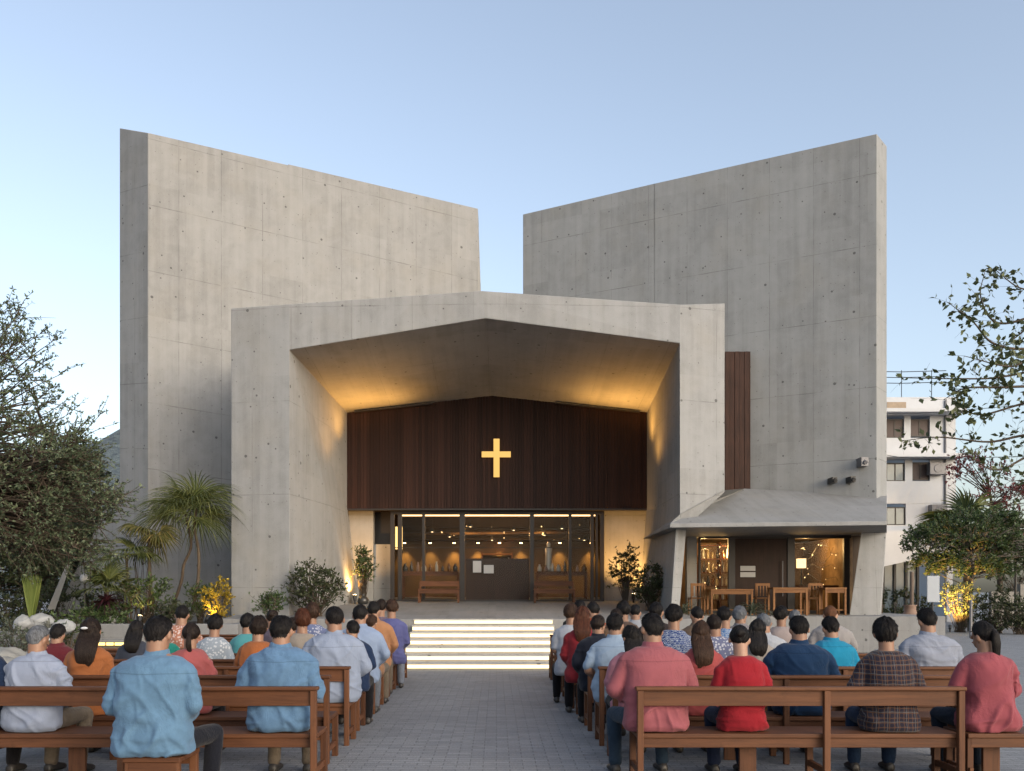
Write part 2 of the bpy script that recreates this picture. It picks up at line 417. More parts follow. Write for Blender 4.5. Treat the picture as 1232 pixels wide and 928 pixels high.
# --- right wing wall
A = (X(1055,25), 25.0); Bp = (X(629,30.3), 30.3); G = (X(1067,25.75), 25.75)
zA, zB, zG = Z(161,25), Z(258,30.3), Z(176,25.75)
rw = MB(); zc = 3.3
tm = (4.85-A[0])/(Bp[0]-A[0]); Mm = (4.85, A[1]+(Bp[1]-A[1])*tm); zM = zA+(zB-zA)*tm
Cc = (Bp[0]+.75, 31.5); te = (4.85-G[0])/(Cc[0]-G[0]); Me = (4.85, G[1]+(Cc[1]-G[1])*te); zMe = zG+(zB-zG)*te
rw.prism([Mm, A, G, Me], zc, [zM, zA, zG, zMe]); rw.prism([Bp, Mm, Me, Cc], 7.3, [zB, zM, zMe, zB])
rw.build('wing_wall', M['conc_r'], ch, bevel=.02)
# leaning pier under its outer end
pr = MB()
pr.hexa([(X(1016,24.6),24.6,0),(X(1056,24.6),24.6,0),(X(1058,25.5),25.5,0),(X(1020,25.5),25.5,0)], [(X(1037,24.9),24.9,zc+.02),(X(1066.5,24.9),24.9,zc+.02),(X(1066.5,25.7),25.7,zc+.02),(X(1040,25.7),25.7,zc+.02)])
pr.build('pier', M['conc_p'], ch, bevel=.02)
# --- portal
def pp(px, py, D): return P(px, py, D)
OLt = pp(278,371,22.8); OLb = Vector((OLt.x, 22.8, 0)); OA = pp(580,350,22.25); OR1 = pp(818,366.5,22.5); ORt = pp(872,365,22.85); ORm = pp(872,592,22.85)
OM1 = pp(348,366.2,22.5); ILt = pp(348,421,22.5); ILb = Vector((ILt.x, 22.5, 0)); IA = pp(584,383,22.25); IRt = pp(818,413,22.4); IRk = pp(818,620,22.4)
BLt = pp(418,497,28); BLm = pp(418,612,28); BLb = Vector((X(430,28), 28, 1.0)); BA = pp(591,477,28); BRt = pp(778,497,28); BRm = pp(778,612,28); BRb = Vector((X(768,28), 28, 1.0))
K1 = pp(813,636,22.4); K2 = pp(826,634,22.6); S1 = Vector((X(805.5,22.4),22.4,.5)); S2 = Vector((X(815,22.55),22.55,.5))
po = MB()
po.face([OLb, ILb, ILt, OM1, OLt]); po.face([OM1, ILt, IA, OA]); po.face([OA, IA, IRt, OR1]); po.face([OR1, IRt, IRk, ORm, ORt])
po.face([IRk, K1, K2, ORm]); po.face([K1, S1, S2, K2])
po.face([ILt, ILb, BLb, BLm]); po.face([ILt, BLm, BLt]); po.face([ILt, BLt, BA, IA]); po.face([IA, BA, BRt, IRt])
po.face([IRt, BRt, BRm, IRk]); po.face([IRk, BRm, BRb, S1]); po.face([IRk, S1, K1])
bk = lambda q, y=30.0: Vector((q.x, y, q.z))
po.face([OLb, OLt, bk(OLt), bk(OLb)]); po.face([OLt, OM1, bk(OM1), bk(OLt)]); po.face([OM1, OA, bk(OA), bk(OM1)]); po.face([OA, OR1, bk(OR1), bk(OA)]); po.face([OR1, ORt, bk(ORt), bk(OR1)])
po.face([ORt, ORm, bk(ORm), bk(ORt)]); po.face([ORm, K2, bk(K2,26.4), bk(ORm,26.4)]); po.face([K2, S2, bk(S2,26.4), bk(K2,26.4)])
po.face([bk(OLt), bk(OA), bk(ORt), Vector((ORt.x,30,4.3)), Vector((OLt.x,30,4.3))])
po.build('portal', M['conc_p'], ch, bevel=.018)
# --- dark vertical boarding above the doors
cl = MB(); rr = random.Random(3)
x = BLt.x - .02; zb = Z(612, 28)
while x < BRt.x:
    wdt = .075 + rr.random()*.03; x1 = min(x+wdt, BRt.x+.02)
    xm = (x+x1)/2
    zt = (BLt.z + (BA.z-BLt.z)*(xm-BLt.x)/(BA.x-BLt.x)) if xm < BA.x else (BA.z + (BRt.z-BA.z)*(xm-BA.x)/(BRt.x-BA.x))
    y0 = 27.93 + rr.random()*.03
    cl.box(x+.0025, x1-.0025, y0, 28.2, zb, zt+.10); x = x1
cl.box(BLt.x-.05, BRt.x+.05, 28.205, 28.3, zb, BLt.z-.02); cl.prism([(BLt.x,28.21),(BA.x,28.21),(BRt.x,28.21),(BRt.x,28.29),(BA.x,28.29),(BLt.x,28.29)], BLt.z-.019, [BLt.z+.05,BA.z+.05,BRt.z+.05,BRt.z+.05,BA.z+.05,BLt.z+.05])
cl.build('cladding', M['clad'], ch, uv=False)
b = MB(); b.box(BLt.x-.02, BRt.x+.02, 27.95, 28.35, zb-.05, zb-.003); b.build('soffit_trim', M['frame'], ch, uv=False)
# --- recessed side walls under the boarding
x0g, x1g = X(470, 28.3), X(727, 28.3)
b = MB(); b.box(x1g-.05, BRm.x+.3, 28.62, 29.0, .9, zb+.1)
b.build('recess_wall', M['conc_p'], ch)
b = MB(); b.box(BLm.x-.3, X(449,28.6), 28.6, 29.0, .9, zb+.1); b.box(X(449,28.8), x0g-.06, 28.85, 29.0, .9, Z(655,28.8))
b.build('recess_wall', M['conc_p'], ch)
b = MB(); b.box(X(447,29.4), x0g-.02, 29.3, 29.36, .9, zb); b.build('side_screen', M['frame'], ch, uv=False)
# --- lobby shell behind the glass
t = NT('lobby_wall'); co = t.n('TexCoord').outputs['Object']; nn = t.noise(co, 1.2, 5)
M['lobby'] = t.done(t.ramp(nn, [(.3, (.025,.016,.010)), (.7, (.06,.038,.022))]), .6, t.bump(t.noise(co, 25), .2, .005), .3)
gz0 = fz(28.3); gz1 = zb-.05
b = MB(); xa, xb = x0g+.0, x1g-.0; yb = 33.5
b.box(xa-.9, xb+.9, yb, yb+.1, 1.0, gz1+.6); b.box(xa-.98, xa-.9, 29.05, yb, 1.0, gz1+.6); b.box(xb+.9, xb+.98, 29.05, yb, 1.0, gz1+.6)
b.box(xa-.9, xb+.9, 28.9, yb, gz1+.5, gz1+.6)
b.build('lobby_wall', M['lobby'], ch, uv=False)
b = MB(); b.box(xa-.9, xb+.9, 30.5, yb, 1.2, fz(28.3)); b.build('lobby_floor', M['conc_f'], ch)
# --- glazed doors
mull = [470, 474, 508, 513, 553, 559, 637, 643, 684, 689, 712, 727]
gd = MB()
def fr(x0, x1, z0, z1, y0=28.3, y1=28.4): gd.box(x0, x1, y0, y1, z0, z1)
for px, wpx in ((472,5),(481,5),(509.5,3.5),(556,6.5),(640,5),(686,3.5),(712.5,4),(718,3),(724.5,5)):
    fr(X(px,28.3)-wpx*.0128, X(px,28.3)+wpx*.0128, gz0, gz1)
fr(x0g, x1g, gz1-.10, gz1+.02, 28.29, 28.41); fr(x0g, x1g, gz0-.05, gz0+.05, 28.29, 28.41)
fr(x0g, x1g, Z(659,28.3)-.012, Z(659,28.3)+.012, 28.32, 28.38)
gfr = gd.build('glazing_frame', M['frame'], ch, uv=False, bevel=.006)
ed = [475,483,508,511,553,559.5,637.5,642.5,684.5,688,711]
for a_, b_ in zip(ed[1::2], ed[2::2]):
    b = MB(); b.box(X(a_,28.34)-.01, X(b_,28.34)+.01, 28.335, 28.347, gz0+.04, gz1-.09); b.build('pane', M['glass'], gfr, uv=False)
b = MB(); b.box(X(560,28.3), X(637,28.3), 28.42, 28.46, gz0, Z(672,28.3)); b.build('door_panel', M['darkwood'], ch, uv=False)
for (pa,pb,ya,yb_) in ((424.5,0,0,0),):
    pass
paper = mat_plain('paper', (.38,.38,.38), .8, 0, .04)
for a_, b_, c_, d_ in ((569,579,675,689),(582,594,680,690)):
    q = MB(); q.box(X(a_,28.3), X(b_,28.3), 28.285, 28.29, Z(d_,28.3), Z(c_,28.3))
    o = q.build('notice', paper, uv=False); tag(o, 'small blank white paper notice fixed to the %s of the middle glass door' % ('left side' if a_ == 569 else 'centre'), 'notice', 'paper notices on the glass doors')
# warm strip along the lobby ceiling edge, downlights washing the back wall
b = MB(); b.box(x0g+.2, x1g-.2, 28.62, 28.66, gz1+.0-.13, gz1-.09); b.build('ceiling_strip', mat_emit('amber_strip', (1,.6,.25), 4), ch, uv=False)
M['bulb'] = mat_emit('amber_bulb', (1,.68,.3), 30)
dl = [486, 517, 546, 575, 601, 627, 674, 712]
for i, px in enumerate(dl):
    xx = X(px, 33); b = MB(); b.tube([(xx,33.2,3.42),(xx,33.2,3.34)], [.06,.07], 10); b.tube([(xx,33.2,3.338),(xx,33.2,3.33)], [.055,.055], 10, 1)
    b.build('downlight', [M['black'], M['bulb']], ch, uv=False, weld=False)
    lamp('downlight_lamp', 'SPOT', (xx, 33.22, 3.30), 230, (1,.55,.13), (xx, 33.46, 1.9), .05, 75, 1)
b = MB(); b.box(x0g-.3, x1g+.3, 32.9, 33.48, 3.43, 3.5); b.tube([(x0g,31.5,3.55),(x1g,31.5,3.62)], .05, 8); b.tube([(x0g,30.6,3.72),(x1g,30.6,3.66)], .03, 8)
b.build('ceiling_duct', M['lobby'], ch, uv=False)
rr = random.Random(5)
for k, (px, py, D2) in enumerate(((520,640,30.2),(541,646,31.4),(566,634,30.8),(592,650,31.8),(618,638,30.4),(655,644,31.0),(676,636,30.1),(703,650,31.6))):
    x = X(px,D2); z = Z(py,D2); b = MB(); b.tube([(x,D2,gz1+.5),(x,D2,z+.12)], .008, 5); b.tube([(x,D2,z+.12),(x,D2,z+.10),(x,D2,z)], [.02,.05,.09], 12); b.tube([(x,D2,z+.03),(x,D2,z-.015)], [.035,.03], 8, 1)
    b.build('pendant', [M['black'], mat_emit('pendant_bulb', (1,.7,.35), 5)] if k == 0 else [M['black'], bpy.data.materials['pendant_bulb']], ch, uv=False, weld=False)
for px in (560, 600, 650): lamp('lobby_fill', 'POINT', (X(px,31), 31, 3.55), 60, (1,.50,.15), size=.15)  # fill lights without fixtures, added to brighten the whole lobby
b = MB()
for a_ in (477, 483): b.box(X(a_,28.9)-.03, X(a_,28.9)+.03, 28.88, 28.92, Z(661,28.9), Z(634,28.9))
b.build('strip_light', mat_emit('strip_glow', (1,.6,.2), 3), ch, uv=False)
def glint_strings(x0, x1, y, zs_, n, seed, name='glint_strings'):  # made-up glowing beads on cords, standing in for glints and reflections
    rr = random.Random(seed); b = MB()
    for z in zs_:
        pts = [(x0+(x1-x0)*i/n, y+rr.uniform(-.3,.3), z+rr.uniform(-.18,.18)) for i in range(n+1)]
        b.tube(pts, .006, 4)
        for q in pts:
            if rr.random() < .42: r_ = rr.uniform(.007,.020); b.tube([(q[0],q[1],q[2]-.01),(q[0],q[1],q[2]-.01-r_),(q[0],q[1],q[2]-.01-2*r_)], [r_*.5,r_,r_*.4], 6, 1)
    b.build(name, [M['black'], mat_emit('glint_glow', (1,.62,.24), 4)], ch, uv=False, weld=False)
glint_strings(X(486,30), X(712,30), 30.0, (3.45, 3.6, 3.25), 15, 4)
glint_strings(X(845,27.2), X(878,27.2), 27.2, (1.7, 2.1, 2.5, 2.85), 7, 5)
glint_strings(X(960,27.6), X(1014,27.6), 27.3, (1.6, 1.95, 2.3, 2.6, 2.85), 10, 6)
# --- glowing cross (its own thing)
cr = MB(); cD = 27.8
def cbox(x0,x1,y0,y1): cr.box(X(x0,cD), X(x1,cD), cD, cD+.07, Z(y1,cD), Z(y0,cD))
cbox(593.8,601,528,574); cbox(579.5,593.75,543.3,550); cbox(601.05,614.5,543.3,550)
o = cr.build('cross', mat_emit('cross_light', (1,.60,.17), 1.3), uv=False, loc=P(597,551,cD))
tag(o, 'glowing golden cross mounted on the dark wooden boarding above the doors', 'cross')
# --- vertical timber panel beside the right wing wall
b = MB(); x = X(872.5,26.5); rr = random.Random(8)
while x < X(903,26.5)-.02:
    x1 = min(x+.14, X(903,26.5)); b.box(x+.004, x1-.004, 26.5+rr.random()*.02, 27.6, Z(590,26.5), Z(423,26.5)); x = x1
b.build('timber_panel', mat_wood('timber_panel_wood', (.024,.011,.008), (.06,.027,.018), 2, .6), ch, uv=False)
# --- canopy over the side entrance
cp = MB()
F1 = P(806,630,21.9); F2 = P(1067,627,22.2); B1 = P(896,588,26.4); B2 = P(1067,597,25.3); L1 = P(872,590,22.8); L2 = P(818,619,22.35)
dn = Vector((0,0,-.10))
cp.face([F1,F2,B1]); cp.face([F2,B2,B1]); cp.face([F1,B1,L1,L2])
cp.face([F1,F1+dn,F2+dn,F2]); cp.face([F2,F2+dn,Vector((B2.x,B2.y,F2.z-.1)),B2])
cp.face([F1+dn, Vector((F1.x+.1,26.6,F1.z-.1)), Vector((B2.x,26.6,F2.z-.1)), Vector((B2.x,B2.y,F2.z-.1)), F2+dn])
cp.face([F1,L2,Vector((F1.x+.1,26.6,F1.z-.1)),F1+dn])
cp.build('canopy', M['conc_c'], ch, bevel=.012)
# --- side pavilion: glass front, dark door, interior
sD = 26.0; sz0, sz1 = .94, F2.z-.12
b = MB(); b.box(X(826,sD), X(838,sD), sD-.05, sD+.2, sz0, sz1); b.build('pavilion_pier', M['conc_p'], ch, bevel=.01)
sf = MB()
for px, wd in ((842,2.5),(880.5,8),(952,9),(1019,7)): sf.box(X(px-wd/2,sD), X(px+wd/2,sD), sD, sD+.12, sz0, sz1)
sf.box(X(842,sD), X(1024,sD), sD-.01, sD+.13, sz1-.08, sz1+.02); sf.box(X(842,sD), X(1020,sD), sD-.01, sD+.13, sz0, sz0+.1)
sff = sf.build('pavilion_frame', M['frame'], ch, uv=False, bevel=.006)
for a_, b_ in ((843,877),(957,1016)):
    q = MB(); q.box(X(a_,sD), X(b_,sD), sD+.05, sD+.062, sz0+.1, sz1-.08); q.build('pane', M['glass'], sff, uv=False)
b = MB(); b.box(X(884.5,sD), X(947.5,sD), sD+.03, sD+.09, sz0+.1, sz1-.08); dd = b.build('pavilion_door', M['darkwood'], ch, uv=False, bevel=.004)
b = MB(); b.tube([(X(941,sD), sD-.05, sz0+.5), (X(941,sD), sD-.05, sz0+1.5)], .015, 8); b.build('handle', M['metal'], dd, uv=False)
for k in range(2):
    q = MB(); z_ = Z(684+k*7.5, sD); q.box(X(891,sD), X(909,sD), sD+.015, sD+.026, z_-.07, z_+.07)
    o = q.build('notice', paper, uv=False); tag(o, '%s white plate of the pair fixed on the dark brown pavilion door' % ('upper' if k == 0 else 'lower'), 'notice', 'plates on the pavilion door')
b = MB(); b.box(X(812,26.5), 10.2, 30.2, 30.3, .94, sz1+.2); b.box(10.15, 10.25, 26.3, 30.2, .94, sz1+.2); b.box(4.76, 4.84, 26.45, 30.2, .94, sz1+.2)
t = NT('pavilion_inner_wall'); co = t.n('TexCoord').outputs['Object']; nn = t.noise(co, 3, 5)
b.build('pavilion_inner_wall', t.done(t.ramp(nn, [(.3,(.10,.06,.03)),(.7,(.22,.14,.07))]), .7), ch, uv=False)
b = MB(); b.box(4.8, 10.2, 26.65, 30.2, sz1+.02, sz1+.1); b.box(10.2, X(1062,26.5), 26.5, 26.62, .94, sz1+.1)
b.build('pavilion_ceiling', M['lobby'], ch, uv=False)
lamp('pavilion_lamp', 'POINT', (7.3, 28.2, 2.75), 130, (1,.6,.22), size=.12)
lamp('pavilion_lamp', 'POINT', (6.2, 27.5, 2.9), 60, (1,.6,.22), size=.1)
lamp('pavilion_lamp', 'POINT', (9.3, 27.6, 2.9), 70, (1,.6,.22), size=.1)
# soffit downlight glow at the left jamb
lamp('jamb_lamp', 'SPOT', (X(832,25.4), 25.2, 3.0), 14, (1,.6,.22), (X(834,26), 26, 1.2), .05, 80, .9)
# small fixtures on the right wing wall
for px, py, s in ((1039,556,.12),(1003,578,.08),(1025,577,.08)):
    tt = (1055-px)/(1055-629); D_ = 25.0 + 5.3*tt*.62 - .12
    q = MB(); c = P(px, py, D_); q.box(c.x-s*.8, c.x+s*.8, c.y-.1, c.y+.3, c.z-s, c.z+s); q.tube([(c.x, c.y-.16, c.z-s*.3), (c.x, c.y-.08, c.z)], [.05,.05], 10)
    q.build('wall_fixture', M['black'] if s < .1 else M['metal'], ch, uv=False)

# warm lamps of the portal: cove glow on the vault, floor uplights at both jambs
for sx, px, px2 in ((1, 426, 520), (-1, 770, 668)):
    c0 = Vector((X(px,27.75), 27.78, 0)); c1 = Vector((X(px2,27.75), 27.78, 0))
    zc_ = lambda x: BLt.z + (BA.z-BLt.z)*(min(abs(x-BLt.x), abs(BRt.x-x)))/(BA.x-BLt.x)
    c0.z = zc_(c0.x)-.03; c1.z = zc_(c1.x)-.05
    q = MB(); q.hexa([c0+Vector((0,-.03,-.03)), c1+Vector((0,-.03,-.03)), c1+Vector((0,.09,-.03)), c0+Vector((0,.09,-.03))], [c0+Vector((0,-.03,0)), c1+Vector((0,-.03,0)), c1+Vector((0,.09,0)), c0+Vector((0,.09,0))]); q.build('cove_fixture', M['frame'], ch, uv=False)
    for k, (f, e, y_, dz) in enumerate(((.12, 150, 27.0, 1.0), (.55, 75, 27.1, .8), (.2, 130, 25.9, 1.9))):
        c = c0.lerp(c1, f); c = Vector((c.x, y_, c.z-dz-.08))
        lamp('cove_lamp', 'SPOT', c, e, (1,.47,.10), c+Vector((-.12*sx,-.25,1)), .25, 150, 1)
def uplight(px, D, z, e, tgt, label, spot=125, col=(1,.50,.13)):
    x = X(px, D); r = empty('uplight', (x, D, z)); tag(r, label, 'uplight', 'garden and wall uplights')
    b = MB(); b.tube([(x,D,z),(x,D,z+.12)], [.03,.03], 8); b.build('stake', M['black'], r, uv=False)
    d = (Vector(tgt)-Vector((x,D,z+.2))).normalized(); c = Vector((x,D,z+.19))
    b = MB(); b.tube([c-d*.09, c+d*.07], [.05,.065], 12); b.build('housing', M['black'], r, uv=False)
    b = MB(); b.tube([c+d*.071, c+d*.08], [.055,.055], 12); b.build('lens', M['bulb'], r, uv=False)
    lamp('uplight_lamp', 'SPOT', c+d*.12, e, col, tgt, .05, spot, .8)
uplight(427, 27.0, fz(27.0), 420, (X(420,27.6), 28.0, 4.2), 'small floor uplight at the left jamb of the portal beside a potted plant')
uplight(762, 27.6, fz(27.6), 520, (X(766,28.2), 28.7, 4.0), 'small floor uplight at the right jamb of the portal behind a climbing plant')
# ================================================================== pews
def kids(o): return [c for c in bpy.data.objects if c.parent is o]
def copy_tree(o, parent=None):
    c = o.copy(); COL.objects.link(c)
    if parent: c.parent = parent; c.matrix_parent_inverse = o.matrix_parent_inverse
    for k in kids(o): copy_tree(k, c)
    return c
RH = .807; SH = .425
def make_pew(L, posts, back=True):
    """runs along +x from 0 to L, backrest plane at y = 0, faces +y"""
    r = empty('pew' if back else 'backless_bench')
    b = MB(); b.box(0, L, .03, .45, SH-.035, SH); b.box(.03, L-.03, .05, .075, SH-.115, SH-.036); b.box(.03, L-.03, .405, .43, SH-.115, SH-.036)
    b.build('seat', M['pew'], r, uv=False, bevel=.006)
    if back:
        b = MB(); b.box(.052, L-.052, .008, .036, RH-.155, RH-.03); b.build('backrest', M['pew'], r, uv=False, bevel=.004)
        b = MB(); b.box(-.012, L+.012, -.028, .062, RH-.03, RH); b.build('cap_rail', M['pew'], r, uv=False, bevel=.008)
    for i, px in enumerate(posts):
        x0 = min(max(px-.025, 0), L-.05)
        if back:
            b = MB(); b.box(x0, x0+.05, -.02, .03, 0, RH-.031); b.build('leg', M['pewz'], r, uv=False, bevel=.005)
        else:
            b = MB(); b.box(x0, x0+.05, .052, .10, 0, SH-.036); b.build('leg', M['pewz'], r, uv=False, bevel=.005)
        b = MB(); b.box(x0+.001, x0+.056, .40, .455, 0, SH-.036); b.build('leg', M['pewz'], r, uv=False, bevel=.005)
        b = MB(); b.box(x0+.01, x0+.04, .031, .399, .10, .15); b.build('stretcher', M['pew'], r, uv=False)
    b = MB(); b.box(L*.36-.07, L*.36+.07, .2, .235, 0, SH-.036); b.build('leg', M['pewz'], r, uv=False, bevel=.005)
    return r
ROW0, PITCH = 7.33, .99
ordn = ['nearest','second','third','fourth','fifth','sixth','seventh','eighth','ninth','tenth']
pA = make_pew(3.15, (0, 1.58, 3.15))
pB = make_pew(3.75, (0, 1.25, 2.5, 3.75))
pC = make_pew(2.62, (0, 1.52, 2.62))
usedp = set()
def place(proto, x, y, rz, label, group):
    o = proto if proto.name not in usedp else copy_tree(proto)
    usedp.add(proto.name); o.location = (x, y, 0); o.rotation_euler.z = rz
    tag(o, label, 'pew', group); return o
LX = [-1.44, -1.52, -1.50, -1.54, -1.56, -1.57, -1.6, -1.62, -1.63, -1.63]
RX = [1.13, 1.06, 1.05, 1.03, 1.02, 1.0, .99, .98, .97, .96]
rj = random.Random(5)
for k in range(10):
    y = ROW0 + PITCH*k
    p = pA if k < 2 else pB; L = 3.15 if k < 2 else 3.75
    j = rj.uniform(-.004, .004)
    place(p, LX[k]-L, y, j, '%s brown wooden pew left of the aisle, counted from the camera towards the steps' % ordn[k], 'wooden pews left of the aisle')
    p = pC if k == 0 else (pA if k == 1 else pB)
    place(p, RX[k], y, -j, '%s brown wooden pew right of the aisle, counted from the camera towards the steps' % ordn[k], 'wooden pews right of the aisle')
bb = make_pew(.78, (.03, .74), back=False); bb.location = (3.80, ROW0, 0)
tag(bb, 'short backless wooden bench under the woman with a ponytail at the right edge', 'bench')
sl = make_pew(.40, (.03, .36), back=False); sl.location = (X(150,6.4)+.02, 6.28, 0)
tag(sl, 'short backless wooden bench under the man in the denim blue shirt, nearest on the left', 'bench')

# ------------------------------------------------------------------ furniture on the porch and in the lobby
def table(x0, x1, y0, y1, z, h, name, label, cat, mat, shelf=False):
    r = empty(name, ((x0+x1)/2, (y0+y1)/2, z)); tag(r, label, cat)
    b = MB(); b.box(x0, x1, y0, y1, z+h-.04, z+h); b.build('top', mat, r, uv=False, bevel=.005)
    for a in (x0+.01, x1-.06):
        for c in (y0+.01, y1-.06):
            q = MB(); q.box(a, a+.05, c, c+.05, z, z+h-.041); q.build('leg', mat, r, uv=False)
    q = MB(); q.box(x0+.061, x1-.061, y0+.02, y0+.04, z+h-.14, z+h-.041); q.build('apron', mat, r, uv=False)
    if shelf: q = MB(); q.box(x0+.062, x1-.062, y0+.06, y1-.06, z+.12, z+.15); q.build('shelf', mat, r, uv=False)
    return r
for a_, b_, lab in ((503,553,'wooden bench with a low plank back outside the left glass panes'),(642,692,'wooden bench with a low plank back outside the right glass panes')):
    D_ = 27.6; z_ = fz(D_); r = table(X(a_,D_), X(b_,D_), D_-.18, D_+.2, z_, .42, 'porch_bench', lab, 'bench', M['pew'])
    q = MB(); q.box(X(a_+1,D_), X(b_-1,D_), D_+.22, D_+.25, z_+.50, z_+.66)
    q.box(X(a_+1,D_), X(a_+1,D_)+.05, D_+.205, D_+.219, z_, z_+.66); q.box(X(b_-1,D_)-.05, X(b_-1,D_), D_+.205, D_+.219, z_, z_+.66)
    q.build('backrest', M['pew'], r, uv=False)
# counters with pots, bottles and a lamp inside the lobby
rr = random.Random(11)
pot = [mat_plain('glazed_jar', (.35,.34,.3), .3), mat_plain('amber_bottle', (.12,.05,.015), .2), mat_plain('terracotta_pot', (.19,.125,.095), .8), mat_plain('dark_vase', (.03,.03,.03), .3)]
def jar(loc, h, r, m, name, label, grp, cat):
    b = MB(); x,y,z = loc
    pr_ = [(0,.75),(.1,.95),(.4,1),(.65,.8),(.8,.45),(.95,.4),(1,.5)]
    b.tube([(x,y,z+h*a) for a,_ in pr_], [r*c for _,c in pr_], 12)
    o = b.build(name, m, uv=False, smooth=True, loc=(x,y,z)); return tag(o, label, cat, grp)
for (a_, b_, lab, nj, side) in ((484,552,'dark wooden counter carrying jars behind the left glass panes',9,'left'),(645,706,'dark wooden counter carrying jars behind the right glass panes',8,'right')):
    D_ = 29.6; z_ = fz(28.3); r = table(X(a_,D_), X(b_,D_), D_-.3, D_+.3, z_, .95, 'counter', lab, 'counter', M['pew'], True)
    for i in range(nj):
        xx = X(a_+4+(b_-a_-8)*i/(nj-1), D_)
        jar((xx, D_-.12+rr.uniform(-.08,.12), z_+.95), rr.uniform(.14,.36), rr.uniform(.05,.09), pot[rr.randrange(4)], 'jar', 'small jar or bottle on the %s lobby counter behind the glass' % side, 'jars on the %s lobby counter' % side, 'jar')
# little statue figure column in the right bay
D_ = 29.9; z_ = fz(28.3)+.952
b = MB(); x_ = X(660,D_); b.tube([(x_,D_,z_),(x_,D_,z_+.1),(x_,D_,z_+.5),(x_,D_,z_+.75),(x_,D_,z_+.82),(x_,D_,z_+.9),(x_,D_,z_+.97)], [.14,.12,.10,.12,.05,.07,.03], 12)
tag(b.build('figurine', pot[0], uv=False, smooth=True, loc=(x_,D_,z_)), 'pale standing figurine on the right lobby counter', 'figurine')
# shelf in the middle of the lobby
r = empty('display_shelf', (X(600,33), 33.2, 2.2)); tag(r, 'dark wall shelf holding small bottles at the back of the lobby', 'shelf')
for k, z in enumerate((1.95, 2.42, 2.9)):
    b = MB(); b.box(X(580,33), X(616,33), 33.05, 33.45, z, z+.05); b.build('shelf', M['oak'], r, uv=False)
for a_ in (580, 616): b = MB(); b.box(X(a_,33)-.03, X(a_,33)+.03, 33.06, 33.47, 1.9, 3.0); b.build('side_panel', M['pew'], r, uv=False)
for k in range(9):
    jar((X(584+k*3.5,33.2), 33.25, 2.471), rr.uniform(.18,.34), .05, pot[rr.randrange(4)], 'bottle', 'small bottle standing on the shelf at the back of the lobby', 'bottles on the lobby shelf', 'bottle')
# tables and stools in front of the pavilion
for a_, b_, h, D_, lab in ((852,903,.82,24.9,'long light wooden table in front of the left pavilion window'),(926,968,.86,24.6,'light wooden desk with a closed side in front of the pavilion door'),(988,1014,.86,24.8,'small light wooden table beside the leaning concrete pier')):
    r = table(X(a_,D_), X(b_,D_), D_-.3, D_+.25, .94, h-.12, 'wooden_table', lab, 'table', M['oak'], True)
q = MB(); q.box(X(950,24.4), X(967,24.4), 24.34, 24.37, 1.0, 1.5); 
def chair(x, y, rz, label):
    r = empty('wooden_chair', (x,y,.94)); tag(r, label, 'chair', 'wooden chairs outside the pavilion')
    b = MB(); b.box(x-.2,x+.2,y-.2,y+.2,1.37,1.41); b.build('seat', M['oak'], r, uv=False, bevel=.004)
    for a in (-.2,.16):
        for c in (-.2,.16):
            b = MB(); b.box(x+a,x+a+.04,y+c,y+c+.04,.94,1.369 if c>0 else 1.80); b.build('leg', M['oak'], r, uv=False)
    b = MB()
    for k in range(4): b.box(x-.155+k*.085, x-.125+k*.085, y-.19, y-.17, 1.45, 1.729)
    b.box(x-.159,x+.159,y-.198,y-.163,1.73,1.8); b.build('backrest', M['oak'], r, uv=False)
    return r
chair(X(838,25.3), 25.3, 0, 'wooden slat-back chair left of the long pavilion table'); chair(X(915,25.4), 25.4, 0, 'wooden slat-back chair between the long table and the desk'); chair(X(978,25.3), 25.3, 0, 'wooden slat-back chair between the desk and the small table')
# table lamp glowing in the pavilion
D_ = 27.4; r = empty('table_lamp', (X(964,D_), D_, 1.75)); tag(r, 'square glowing table lamp behind the right pavilion window', 'lamp')
x_ = X(964,D_); zc_ = Z(678,D_)
b = MB(); b.box(x_-.11,x_+.11,D_-.11,D_+.11,zc_-.14,zc_+.14); b.build('lamp_shade', mat_emit('lamp_shade_glow', (1,.66,.30), 2.6), r, uv=False)
b = MB(); b.tube([(x_,D_,1.76),(x_,D_,1.8),(x_,D_,zc_-.171)], [.1,.03,.02], 10); b.build('base', M['black'], r, uv=False)
table(X(948,27.6), X(1010,27.6), 27.1, 27.8, .94, .82, 'side_table', 'dark table carrying the glowing lamp inside the pavilion', 'table', M['pew'])
# shelving with glinting bottles behind the left pavilion pane
r = empty('bottle_rack', (X(860,28.4), 28.4, .94)); tag(r, 'tall open rack crowded with bottles behind the left pavilion window', 'rack')
for k in range(5): b = MB(); b.box(X(838,28.4), X(892,28.4), 28.2, 28.6, 1.3+k*.42, 1.33+k*.42); b.build('shelf', M['pew'], r, uv=False)
for a_ in (838, 865, 892): b = MB(); b.box(X(a_,28.4)-.02, X(a_,28.4)+.02, 28.19, 28.61, .94, 3.1); b.build('upright', M['pew'], r, uv=False)
shine = mat_plain('clear_bottle', (.4,.33,.2), .12)
for k in range(4):
    for i in range(9):
        jar((X(841+i*5.6+rr.uniform(-1,1),28.4), 28.38, 1.331+k*.42), rr.uniform(.2,.34), rr.uniform(.035,.06), [shine,pot[1],pot[3],pot[0]][rr.randrange(4)], 'bottle', 'bottle or glass on the rack behind the left pavilion window', 'bottles on the pavilion rack', 'bottle')

# ================================================================== white apartment building on the right
D_ = 47.0
ab = empty('apartment_building', (X(1110,D_), D_, 0)); tag(ab, 'white four-storey apartment building with balcony slabs and dark window shutters', 'building')
xL, xR = X(1020,D_), X(1150,D_); bx = 12
def zz(py): return Z(py, D_)
b = MB()
